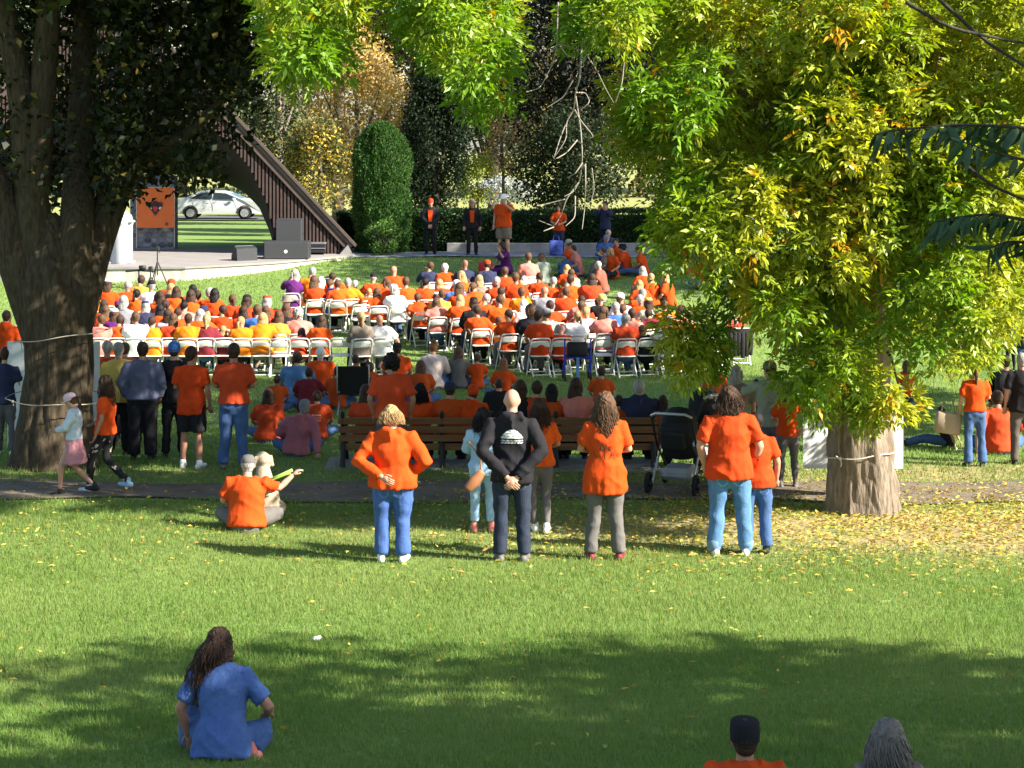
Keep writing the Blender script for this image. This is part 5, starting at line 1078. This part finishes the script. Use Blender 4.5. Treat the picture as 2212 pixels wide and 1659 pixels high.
dg = MB(); dg.tube([(0, .05, .16), (0, .0, .30), (0, -.08, .46), (0, -.10, .56)], [.15, .14, .10, .075]); dg.ell((0, -.12, .66), (.085, .10, .085)); dg.tube([(0, -.18, .64), (0, -.28, .60)], [.05, .035]); dg.tube([(.07, -.14, .40), (.075, -.17, .20), (.075, -.17, .03)], [.05, .035, .035]); dg.tube([(-.07, -.14, .40), (-.075, -.17, .20), (-.075, -.17, .03)], [.05, .035, .035])
for s in (-1, 1): dg.tube([(s * .12, .08, .16), (s * .15, -.04, .14), (s * .15, -.10, .03)], [.08, .06, .04]); dg.tube([(s * .075, -.09, .69), (s * .11, -.10, .58)], [.035, .02], [.015, .01])
dg.tube([(0, .18, .10), (0.1, .32, .06)], [.03, .015])
dm = remesh(dg, .014, 2, name='dog'); q = link('dog', dm, None, mat('dog_fur', (.36, .29, .20), .9, .35, 9, .5, 60)); dl = G(575, 1128); q.location = dl; q.rotation_euler = (0, 0, 3.6); q.scale = (1.1,) * 3; tag(q, 'beige dog sitting in front of the reaching person', 'dog')
blue = g_('person with long brown hair and blue denim shirt sitting on the near grass', 478, 1636, 1381, 'J', 'dL', p=S('ground', ((.33, .10, .34), (.30, .16, .12)), ((.33, .12, .36), (.26, .36, .24)), che=(-.01, .12, .50), neck=(-.05, .18, .67), head=(-.08, .24, .79), knL=(-.34, .40, .14), anL=(-.05, .62, .075), knR=(.31, .24, .17), anR=(.24, .02, .06)), w=1.10, sleeve='short', pants='J', shoe='P', fem=True, length=.36, locks=130, droop=(-.10, -.05), seed=23, hem=.14, hy=10, ht=-16, skin=1, yaw=-6)
setm(child(blue, 'shirt'), mat('denim_shirt', (.065, .125, .31), .85, .2, 30, .35, 120)); 
m = MB(); m.tube([(-.23, .10, .02), (-.24, .12, .16), (-.22, .10, .30)], [.09, .085, .06], [.05, .05, .03]); q = m.obj('denim_bag', mat('denim_bag', (.10, .17, .36), .85, .3, 16, .3, 80)); q.location = G(420, 1628) + Vector((.20, 0, 0)); tag(q, 'folded blue denim bag beside the seated denim shirt', 'bag')
bp = G(1611, 1884); P('person in orange shirt and flat topped black cap, seen from behind at the bottom edge', (1611, 1884), S('ground', 'down', 'down', che=(0, .03, .50), neck=(0, .04, .69), head=(0, .06, .81)), 1572, shirt='O', hair='dS', hat='army:K', seed=25, w=1.12, pants='K', skin=1)
P('person with long straight grey brown hair seen from behind at the bottom edge', (1921, 1890), S('ground', 'down', 'down', che=(0, .03, .50), neck=(0, .04, .69), head=(0, .06, .81)), 1580, shirt='T', hair='gL', seed=26, w=1.0, fem=True, length=.34, locks=100, pants='K')
MATS['hair_gb'] = mat('hair_gb', (.15, .125, .105), .45, .5, 30, .7, 60, stretch=(1, 1, .15), spec=.5)
for o in bpy.data.objects:
    if o.name.startswith('person') and o.get('label', '').startswith('person with long straight grey brown'): setm(child(o, 'hair'), MATS['hair_gb'])
# walking girls, heading left
g1 = P('person in pink cap, pale blue cardigan and pink skirt walking left past the dark trunk', (160, 1072), S('walk', ((.22, .10, 1.18), (.06, .28, 1.12)), ((.22, .10, 1.18), (.06, .28, 1.12)), head=(0, .07, 1.61)), 848, yaw=90, w=.92, shirt='S', sleeve='long', pk='none', shoe='K', hair='dP', hat='cap:C', seed=31, fem=True, ht=-20, length=.3, hem=.0)
setm(child(g1, 'shirt'), mat('cardigan', (.50, .56, .64), .85, .1, 8)); setm(child(g1, 'cap'), mat('cap_pink', (.62, .42, .46), .8))
sk_ = MB(); sk_.tube([(0, 0, 1.06), (0, 0, .95), (0, -.01, .75), (0, -.02, .56)], [.13, .17, .21, .235], [.10, .13, .17, .20], n=20, flat=True); q = link('skirt', remesh(sk_, .02, 2, .014, 5, (16, 16, 2), 'skirt'), g1, mat('skirt_pink', (.45, .20, .23), .85))
g2 = P('person with long dark hair, orange shirt and patterned leggings walking left', (228, 1064), S('walk', 'down', ((.26, .08, 1.17), (.27, .26, 1.02))), 815, yaw=82, shirt='O', pants='K', pk='leg', shoe='S', hair='dL', length=.42, locks=40, seed=33, fem=True, hem=.06, skin=1)
lm2 = mat('camo_leggings', (.018, .018, .02), .8); t = lm2.node_tree
if not any(n.type == 'TEX_NOISE' for n in t.nodes):
    tc = t.nodes.new('ShaderNodeTexCoord'); n = t.nodes.new('ShaderNodeTexNoise'); n.inputs['Scale'].default_value = 9; r = t.nodes.new('ShaderNodeValToRGB'); r.color_ramp.interpolation = 'CONSTANT'; r.color_ramp.elements[0].color = (.012, .012, .014, 1); r.color_ramp.elements[1].position = .60; r.color_ramp.elements[1].color = (.42, .37, .28, 1)
    t.links.new(tc.outputs['Object'], n.inputs['Vector']); t.links.new(n.outputs[0], r.inputs[0]); t.links.new(r.outputs[0], t.nodes['Principled BSDF'].inputs['Base Color'])
setm(child(g2, 'leggings'), lm2)
# standing group left
P('person in yellow shirt and black trousers, white haired, standing by the left tree', (256, 985), S('stand', 'front', 'down'), 742, w=1.12, shirt='Q', pants='K', hair='gS', seed=41, shoe='K')
P('person in blue grey dress shirt and black trousers with hands in pockets', (308, 994), S('stand', 'pocket', 'pocket'), 741, w=1.22, shirt='Z', sleeve='long', pants='K', pk='loose', hair='dS', seed=42, hem=.03)
P('person in dark jacket and bright blue knitted hat', (376, 990), S('stand', 'pocket', 'front'), 742, shirt='K', sleeve='long', pants='K', hair='dS', hat='beanie:U', seed=43)
P('person in orange shirt and long black shorts with white shoes', (414, 1012), S('stand', 'cross', 'down'), 750, w=1.08, shirt='u', pants='K', pk='shorts', shoe='W', hair='dS', seed=44, skin=1, hem=.16, hy=-25, yaw=-12, denim=False)
P('person in orange shirt and faded jeans with folded arms', (505, 1014), S('stand', 'cross', 'cross', anL=(-.15, 0, .075), anR=(.15, 0, .075)), 743, w=1.13, shirt='c', pants='J', hair='dS', seed=45, shoe='E', hem=.02, skin=1)
P('person in rust brown shirt standing between yellow shirt and blue grey shirt', (270, 950), S('stand'), 742, shirt='q', pants='K', hair='dS', seed=46)
P('person with grey head beside the white board on the left trunk', (232, 965), S('stand'), 738, shirt='c', pants='K', hair='gS', seed=47)
P('person in orange hooded top standing left of the dark trunk', (14, 860), S('stand'), 672, w=1.1, shirt='O', sleeve='long', hood=True, pants='K', hair='dS', seed=48)
P('person in navy top and grey shorts at the left picture edge', (12, 985), S('stand'), 752, shirt='N', pants='E', pk='loose', hair='dS', seed=49, shoe='W', denim=False)
P('person standing on the near side of the left bench in a plain orange shirt', (846, 1043), S('stand', 'pocket', 'pocket'), 768, w=1.18, shirt='c', pants='H', hair='kC', seed=50, hem=.06, denim=False, skin=1)
# sitting on the grass, left group in the shade
g_('person with dark hair, orange vest and black sleeves sitting on shaded grass', 577, 957, 846, 'c', 'dL', w=1.1, seed=51, fem=True, length=.12, sleeve='short')
g_('child with short dark hair in faded orange shirt sitting on shaded grass', 597, 895, 814, 'F', 'dS', seed=52, skin=2)
g_('person in salmon hoodie and grey knitted hat leaning on the grass', 640, 986, 866, 'A', 'gS', hat='beanie:G', w=1.15, sleeve='long', hood=True, p=S('ground', 'down', 'prop', che=(.05, .03, .48), neck=(.09, .05, .65), head=(.13, .08, .78)), seed=53)
bk = g_('person with dark hair in orange shirt with pale printed lines on the back', 684, 951, 848, 'c', 'dS', w=1.1, seed=54, skin=1)
decal(bk, child(bk, 'shirt'), [(c, r) for c in range(16) for r in (0, 1, 4, 7, 8) if (c * 5 + r * 3) % 7], (.011, .014), (-.09, -.6, .50), mat('print_pale', (.62, .45, .38), .8))
g_('person in light blue shirt with dark hair sitting behind the maroon shirt', 640, 876, 764, 'I', 'dS', w=1.15, seed=55)
g_('person in maroon shirt sitting in the shade left of the camp chair', 666, 892, 797, 'M', 'dS', w=1.18, seed=56, skin=2)
g_('person with white hair in a sunlit orange shirt sitting on the grass', 691, 858, 754, 'O', 'wS', w=1.15, seed=57)
g_('person in rust orange shirt sitting beside the camp chair', 728, 885, 795, 'F', 'dS', w=1.05, seed=58)
# camp chair
cc = G(765, 895); o = empty('camp_chair', cc); tag(o, 'black fabric camp chair standing left of the benches', 'chair'); blk_ = mat('camp_fabric', (.012, .012, .014), .85, .2, 10)
m = MB(); m.box((0, -.20, .62), (.56, .03, .52), Rx(.15), bev=.012); m.obj('backrest', blk_, o, False); m = MB(); m.box((0, .05, .38), (.54, .48, .03), bev=.01); m.obj('seat', blk_, o, False)
for sx in (-1, 1):
    for sy in (-1, 1): tb([(sx * .28, sy * .24, 0), (-sx * .0 + sx * .25, -sy * .2, .42)], .012).obj('leg', steel, o)
    tb([(sx * .28, -.22, .4), (sx * .28, -.26, .9)], .012).obj('post', steel, o); bx((sx * .30, .05, .60), (.06, .42, .02)).obj('armrest', blk_, o, False)
P('person in dark orange shirt with short dark hair beyond the camp chair', (768, 885), VAR[0], 768, shirt='F', hair='dS', seed=59, w=1.1, skin=2)
P('person in dark orange shirt with round brown hair beyond the camp chair', (797, 885), VAR[1], 783, shirt='F', hair='bO', seed=60, w=1.1)
g_('person in black cap and sunlit orange top sitting beyond the standing orange shirt', 857, 845, 745, 'O', 'dS', hat='cap:K', w=1.05, seed=61)
g_('person with brown long hair in reddish shirt right of the standing orange shirt', 908, 880, 783, 'F', 'bL', seed=62, fem=True, length=.24, w=1.1)
g_('person with ginger bun and cream sweater sitting on the sunlit lawn', 936, 843, 742, 'C', 'rB', w=1.1, sleeve='long', seed=63, fem=True)
g_('person with long dark hair and black top sitting right of the cream sweater', 990, 842, 753, 'E', 'bL', sleeve='long', seed=64, fem=True, length=.2)
g_('child with short brown hair in sunlit orange shirt, sitting', 1031, 842, 768, 'O', 'bS', seed=65, w=.98)
g_('person with long red brown hair in an orange shirt behind the dark jacket', 1087, 868, 778, 'O', 'rL', seed=66, fem=True, length=.3)
g_('person in black jacket bending low in front of the red brown hair', 1078, 915, 822, 'K', 'dS', sleeve='long', w=1.25, seed=67)
g_('person in rust orange shirt with short dark hair and prominent ears, centre right', 1300, 886, 795, 'F', 'dS', seed=68)
# on the benches
def b_(label, x, yh, shirt, hair, **kw):
    kw.setdefault('p', VAR[kw.pop('v', 0)]); p = kw.pop('p'); kw.setdefault('w', 1.1); kw.setdefault('pants', 'K'); return P(label, (x, 1000), p, yh, shirt=shirt, hair=hair, pos=(Xat(x, BY + .02), BY + .02, gz(BY)), **kw)
b_('person with dark long hair in an orange shirt at the left bench end', 790, 828, 'c', 'dL', seed=71, fem=True, length=.22)
b_('person with long black hair and a bag strap in orange, sitting on the left bench', 907, 826, 'O', 'kL', seed=72, fem=True, length=.34, locks=40)
b_('person in salmon orange shirt with dark cap on the left bench', 972, 822, 'F', 'dS', hat='cap:N', seed=73)
b_('person with an orange hood up sitting on the left bench', 1018, 828, 'O', 'dS', hood=True, hat='beanie:O', seed=74, w=1.2, v=1)
b_('person with dark bob in a dark top at the right bench', 1124, 818, 'K', 'dO', seed=75, fem=True)
b_('person in brick red raglan shirt with dark hair at the right bench', 1160, 819, 'R', 'dS', seed=76, w=1.22)
b_('person with dark bob and orange shirt beside the brick red raglan', 1192, 826, 'F', 'kO', seed=77, fem=True, w=1.0)
b_('person with long dark hair and sunglasses in salmon pink at the right bench', 1245, 814, 'P', 'dL', seed=78, fem=True, length=.18, hy=-25, w=1.18)
b_('child with dark hair in orange beside the wavy haired woman', 1337, 850, 'F', 'dS', seed=79, w=.9)
b_('person with grey hair in a dark grey jacket at the right bench', 1382, 817, 'N', 'gS', seed=80, sleeve='long', hood=True, w=1.22, hy=-30)
b_('person with dark bob in orange at the right bench end', 1432, 851, 'F', 'dO', seed=81, fem=True, w=1.0)
# right group
P('person in dark orange hoodie standing beyond the strollers', (1545, 940), S('stand'), 786, w=1.1, shirt='c', sleeve='long', hood=True, pants='D', hair='dS', seed=83)
P('person with grey bob in brown shirt being hugged near the strollers', (1592, 1035), S('stand'), 793, w=1.1, shirt='T', pants='H', hair='gO', seed=84, hy=-30, denim=False)
P('person in grey cap and sage green shirt reaching an arm to the left', (1662, 1048), S('stand', ((.42, .06, 1.28), (.66, .04, 1.16)), 'down'), 783, w=1.02, shirt='L', pants='Z', hair='dS', hat='cap:E', seed=85, hy=35, denim=False)
P('person in rust shirt with black hair beyond the hugging pair', (1634, 930), S('stand'), 820, shirt='F', pants='K', hair='kS', seed=86)
P('person in orange shirt and grey black leggings under the ash leaves', (1702, 1056), S('stand', 'front', 'hip'), 830, shirt='O', pants='E', pk='leg', shoe='E', hair='bL', fem=True, seed=87, hem=.06)
P('person in orange shirt and flared blue jeans standing at the right', (2106, 1010), S('stand', 'down', 'front'), 785, shirt='O', pants='J', pk='flare', hair='bP', fem=True, seed=88, hem=.0, shoe='K')
m = MB(); m.box((0, 0, .16), (.36, .13, .30), Ry(.15), bev=.02); m.tube([(-.1, 0, .30), (-.06, 0, .48), (.06, 0, .48), (.1, 0, .30)], .012); q = m.obj('tote_bag', mat('bag_beige', (.36, .28, .20), .8, .15, 6)); bpz = G(2045, 1008); q.location = (Xat(2048, bpz.y), bpz.y, Zat(938, bpz.y)); tag(q, 'beige brown tote bag hanging beside the flared jeans', 'bag')
g_('person in orange shirt leaning back on the grass at the right', 2160, 985, 850, 'c', 'dS', w=1.2, p=S('ground', 'prop', 'prop'), seed=89)
bpk = P('person with black backpack standing near the right edge', (2172, 975), S('stand'), 770, w=1.15, shirt='K', sleeve='long', pants='K', hair='dS', seed=90)
m = MB(); m.box((0, -.24, 1.20), (.50, .20, .60), bev=.06); m.box((0, -.35, 1.08), (.34, .06, .28), bev=.025); q = m.obj('backpack', mat('pack_black', (.015, .015, .017), .7, .2, 8)); q.location = bpk.location; q.scale = bpk.scale; tag(q, 'big black backpack on the back of the person at the right', 'backpack')
P('person in black and orange top at the right picture edge', (2208, 1006), S('stand'), 765, shirt='K', pants='H', hair='gS', seed=91, skin=0, denim=False)
P('person in orange shirt half hidden beyond the right ash trunk', (1958, 925), S('stand'), 780, shirt='O', pants='N', hair='bL', fem=True, seed=92, w=.95)
P('person in dark shirt walking on the far lawn at the right', (2183, 800), S('stand'), 694, shirt='N', pants='K', hair='dS', seed=93)
P('person in black top with brown hair at the far right lawn', (2208, 805), S('stand'), 698, shirt='K', pants='J', hair='bS', seed=94)
g_('person in dark clothes lying back on the grass by the tote bag', 2048, 968, 880, 'K', 'dS', p=S('out', 'prop', 'prop'), yaw=70, seed=95)
# draped chair with feathers
dc = G(1598, 786); place_chair(dc.x, dc.y, .1, 'white folding chair draped with a black coat, near the ash leaves')
m = MB(); m.box((0, -.19, .60), (.50, .05, .42), Rx(.1), bev=.02)
for i in range(6): m.tube([(-.22 + i * .088, -.20, .78), (-.22 + i * .088, -.235 - .01 * (i % 2), .5), (-.21 + i * .084, -.22, .16 + .03 * (i % 3))], [.05, .055, .05], [.02, .03, .015], n=8)
q = m.obj('coat', mat('coat_black', (.018, .016, .02), .85, .3, 10)); q.location = dc; tag(q, 'black coat hung over the back of a folding chair', 'coat')
fz = W(1590, 705, dc.y + .7); m = MB()
for i in range(16):
    a = -1.2 + i * .16; m.tube([(0, 0, 0), (.12 * math.sin(a), 0, .12 * math.cos(a)), (.27 * math.sin(a), .02, .27 * math.cos(a))], [.012, .026, .008], [.004] * 3, n=6, side=(math.cos(a), 0, -math.sin(a)))
q = m.obj('feather_headdress', mat('feather', (.70, .10, .07), .8, .5, 12)); q.location = (fz.x, fz.y, fz.z - .05); tag(q, 'red and white feather headdress above the black coat', 'headdress')
P('person in salmon regalia with feather headdress behind the black coat', (1590, 775), VAR[0], 688, shirt='P', hair='gS', seed=97, pos=(dc.x, dc.y + .75, gz(dc.y)))
# ------------------------------------------------------------------ standing speakers at the hedge
def st(label, x, yb, yh, **kw): return P(label, (x, yb), kw.pop('p', S('stand')), yh, vox=.024, **kw)
st('person in red cap and black suit standing before the hedge', 930, 552, 430, yaw=180, p=S('stand', 'front', 'front', elL=(-.22, .08, 1.15), wrL=(-.03, .22, .95), elR=(.22, .08, 1.15), wrR=(.03, .22, .95)), shirt='K', sleeve='long', pants='K', hair='gS', hat='cap:R', seed=101, hem=.16)
st('person with long blond hair, black jacket and orange shirt before the hedge', 1020, 553, 432, yaw=180, p=S('stand', 'down', 'down'), shirt='K', sleeve='long', pants='K', hair='lL', hat='cap:T', fem=True, seed=102, length=.18)
st('person in white cap, orange shirt and beige shorts holding a microphone', 1088, 558, 421, yaw=160, p=S('stand', 'up', 'down'), shirt='O', pants='T', pk='shorts', hair='gS', hat='cap:W', seed=103, w=1.18, denim=False)
st('person with long dark hair in orange holding a bag by the hedge', 1207, 553, 442, yaw=170, p=S('stand', 'front', 'front'), shirt='O', pants='N', hair='dL', fem=True, seed=104)
st('person in dark jacket taking pictures at the hedge end', 1308, 552, 436, yaw=150, p=S('stand', 'up', 'up'), shirt='N', sleeve='long', pants='K', hair='dS', seed=105)
for o in list(COL.objects):
    if o.name.startswith('person') and o.get('label', '').startswith(('person in red cap and black suit', 'person with long blond hair, black jacket')):
        m = MB(); m.prism([(-.075, 1.42), (.075, 1.42), (.05, 1.05), (-.05, 1.05)], .148, .172, 'y'); m.obj('orange_shirt_front', cloth('O'), o, False)
q = G(1201, 552); m = MB(); m.box((0, 0, .24), (.42, .16, .44), bev=.02); m.tube([(-.1, 0, .45), (-.08, 0, .60), (.08, 0, .60), (.1, 0, .45)], .012); o = m.obj('shopping_bag', mat('bag_blue', (.10, .14, .50), .6, .9, 5)); o.location = q + Vector((0, -.2, .02)); tag(o, 'blue and white patterned shopping bag on the walkway', 'bag')
lw_ = G(1095, 580); g_('person in purple dress sitting high with hand to the face', 1095, 592, 523, 'V', 'dO', p=S('ground', 'up', 'down'), yaw=120, seed=106, pants='V', fem=True, vox=.024, denim=False)
m = MB(); m.box((0, 0, .18), (.42, .2, .34), bev=.04); q = m.obj('red_bag', mat('bag_red', (.55, .03, .03), .7)); q.location = G(1049, 592); tag(q, 'bright red bag on the grass left of the purple dress', 'bag')
GRP = 'people sitting on the grass at the far right'
for i, (tx, ty, s, h, yw, lab) in enumerate([(220, 160, 'O', 'bS', 60, 'person in orange and olive cap sitting with crossed legs near the hedge'), (290, 235, 'P', 'dS', 100, 'person in pink shirt sitting with the back to the hedge group'), (640, 90, 'U', 'gS', 200, 'person in bright blue shirt and grey cap sitting at the hedge foot'), (690, 20, 'N', 'gS', 180, 'person in dark jacket sitting behind the blue shirt'), (690, 255, 'T', 'bS', 90, 'person with bare pale arms sitting left of the orange shirt'), (745, 265, 'O', 'lO', 150, 'small child in orange among the far grass sitters'), (820, 140, 'O', 'dS', 160, 'person in orange behind the dark hatted sitter'), (950, 225, 'O', 'dS', 60, 'person in orange shirt and dark hat sitting sideways on the grass'), (1170, 240, 'O', 'bS', 80, 'person with auburn hair in orange, arms forward, far right'), (625, 455, 'q', 'gS', 70, 'person in rust red shirt propped on one arm on the grass'), (1180, 530, 'O', 'gL', 20, 'person with white headband and grey hair in orange on the grass'), (1140, 715, 'O', 'lL', 15, 'person with light brown hair in orange, front of the headband'), (1310, 630, 'O', 'lL', 30, 'person with long fair hair in orange sitting right of the headband'), (1530, 630, 'O', 'lO', 60, 'person with blond bob and sleeveless orange top'), (1700, 205, 'O', 'bS', 150, 'person in orange seen through the ash leaves'), (1980, 370, 'O', 'dS', 170, 'person in vivid orange top glimpsed between the ash leaves'), (1850, 20, 'L', 'bO', 30, 'person in olive green wrap sitting beside the walkway'), (150, 510, 'O', 'lL', 10, 'person with pale hair in orange near the grass aisle'), (250, 560, 'L', 'bS', 50, 'person in green shirt sitting on the grass at the block end')]):
    x0, y0, q_ = TO[5]; px, py = (tx / q_ + x0) / 1.1302, (ty / q_ + y0) / 1.1302
    if i == 16: px, py = (1850 / 6.9125 + 1060) / 1.1302, (25 / 6.9125 + 620) / 1.1302
    d = min(61.0, depth_at(py, .86)); hat = {0: 'cap:L', 2: 'cap:G', 7: 'bucket:K'}.get(i)
    P(lab, (0, 0), S(('ground', 'knees', 'out')[i % 3], 'down', 'wide' if i % 2 else 'down'), k=.98, yaw=yw, shirt=s, sleeve='long' if s in 'N' else 'short', pants=random.choice('JKDE'), hair=h, hat=hat, group=GRP, vox=.03, pos=(Xat(px, d), d, gz(d)), fem=h[1] in 'LO', w=1.08, length=.22, skin=random.choice([0, 0, 1]), hy=(0, 20, -20)[i % 3])
# ------------------------------------------------------------------ strollers, rollator
def stroller(label, loc, yaw, s=1.0, cols=((.015, .015, .017), (.30, .30, .31))):
    o = empty('stroller', loc, yaw); o.scale = (s,) * 3; tag(o, label, 'stroller'); fab = mat('pram_black', cols[0], .75, .2, 9); alu = mat('pram_alloy', (.55, .55, .56), .35, metal=.7)
    for x in (-.27, .27):
        tb([(x, -.42, 1.05), (x, -.15, .62), (x, .45, .16)], .016).obj('frame_tube', blackp, o); tb([(x, .10, .62), (x, -.38, .16)], .016).obj('frame_tube', alu, o)
        for y, r in ((-.38, .15), (.45, .12)):
            m = MB(); a = np.linspace(0, 6.283, 17); m.tube([(x + (.05 if x > 0 else -.05), y + (r - .025) * math.cos(t), r + (r - .025) * math.sin(t)) for t in a], .026, side=(1, 0, 0), n=7); wq = m.obj('wheel', mat('tyre_rubber', (.015, .015, .016), .9), o)
            m = MB(); m.tube([(x + (.035 if x > 0 else -.065), y, r), (x + (.065 if x > 0 else -.035), y, r)], [.05, .05], side=(0, 0, 1), n=10)
            for k in range(4): m.box((x + (.05 if x > 0 else -.05), y + r * .42 * math.cos(k * 1.571), r + r * .42 * math.sin(k * 1.571)), (.012, r * .8 if k % 2 == 0 else .014, .014 if k % 2 == 0 else r * .8))
            m.obj('rim', blackp, wq)
    tb([(-.27, -.42, 1.05), (-.2, -.46, 1.09), (.2, -.46, 1.09), (.27, -.42, 1.05)], .019, side=(0, 0, 1)).obj('handlebar', alu, o)
    m = MB(); m.tube([(0, .35, .50), (0, .02, .48), (0, -.16, .62), (0, -.25, .92)], [.20, .22, .22, .20], [.05, .07, .07, .05]); m.obj('seat', fab, o)
    m = MB()
    for k in range(9):
        t0, t1 = k / 9, (k + 1) / 9
    V = []; f = []
    for i in range(9):
        th = -.5 + 2.1 * i / 8
        for j in range(9):
            ph = math.pi * j / 8; V.append((.25 * math.cos(ph), .02 - .34 * math.cos(th) * (.25 + .75 * math.sin(ph) ** .5), .78 + .34 * math.sin(th) * math.sin(ph) ** .5 + .02 * (i % 2)))
    for i in range(8):
        for j in range(8): f.append((i * 9 + j, i * 9 + j + 1, (i + 1) * 9 + j + 1, (i + 1) * 9 + j))
    m.add(V, f); m.obj('canopy', fab, o); 
    m = MB(); m.box((0, -.02, .26), (.42, .5, .16), bev=.05); m.obj('basket', mat('pram_grey', cols[1], .8, .2, 9), o, False); m = MB(); m.box((0, -.34, .72), (.34, .08, .26), Rx(.35), bev=.03); m.obj('rear_pocket', fab, o, False)
    bx((0, .42, .24), (.36, .14, .02)).obj('footrest', blackp, o, False)
stroller('black stroller with silver frame standing right of the bench', G(1468, 1062), -.35, .98); stroller('black stroller with pale canopy lining behind the nearer stroller', G(1520, 1010), .5, 1.0); stroller('dark stroller parked in the aisle among the folding chairs', G(712, 690), .1, .98, ((.05, .03, .035), (.2, .2, .2)))
ro = empty('rollator', G(1246, 822), .05); tag(ro, 'blue rollator walker with a black bag at the back row', 'walker'); bl = mat('rollator_blue', (.02, .04, .52), .3, spec=.6)
for x in (-.27, .27):
    tb([(x, -.25, .10), (x, -.20, .52), (x, -.22, .86)], .018).obj('frame_tube', bl, ro); tb([(x, -.20, .50), (x, .28, .10)], .018).obj('frame_tube', bl, ro); tb([(x, -.22, .86), (x, -.36, .90)], .02).obj('handle', blackp, ro)
    for y in (-.25, .28): m = MB(); m.tube([(x - .02, y, .095), (x + .02, y, .095)], [.095, .095], side=(0, 0, 1), n=16, flat=True); m.obj('wheel', blackp, ro)
bx((0, -.20, .50), (.52, .05, .05)).obj('crossbar', bl, ro, False); bx((0, -.02, .53), (.50, .30, .03)).obj('seat', blackp, ro, False); bx((0, -.22, .30), (.07, .03, .42)).obj('fold_brace', mat('rollator_light', (.15, .30, .62), .4), ro, False)
m = MB(); m.box((0, -.25, .68), (.44, .14, .30), bev=.04); m.tube([(-.16, -.3, .83), (0, -.32, .80), (.16, -.3, .83)], .012); q = m.obj('black_bag', mat('bag_black', (.025, .022, .028), .75, .3, 9)); q.location = ro.location; tag(q, 'black bag hanging on the blue rollator', 'bag')
q = G(684, 1392); m = MB(); m.ell((0, 0, .02), (.035, .02, .018), 8, 6); m.ell((.02, .01, .025), (.02, .018, .015), 8, 6); m.box((-.005, 0, .012), (.06, .035, .02), Rz(.3), bev=.004); o = m.obj('litter_scrap', mat('paper', (.8, .8, .8), .8)); o.location = q + Vector((0, 0, .03)); tag(o, 'crumpled scrap of white paper lying on the near grass', 'paper')
bpy.data.scenes.remove(TMP)
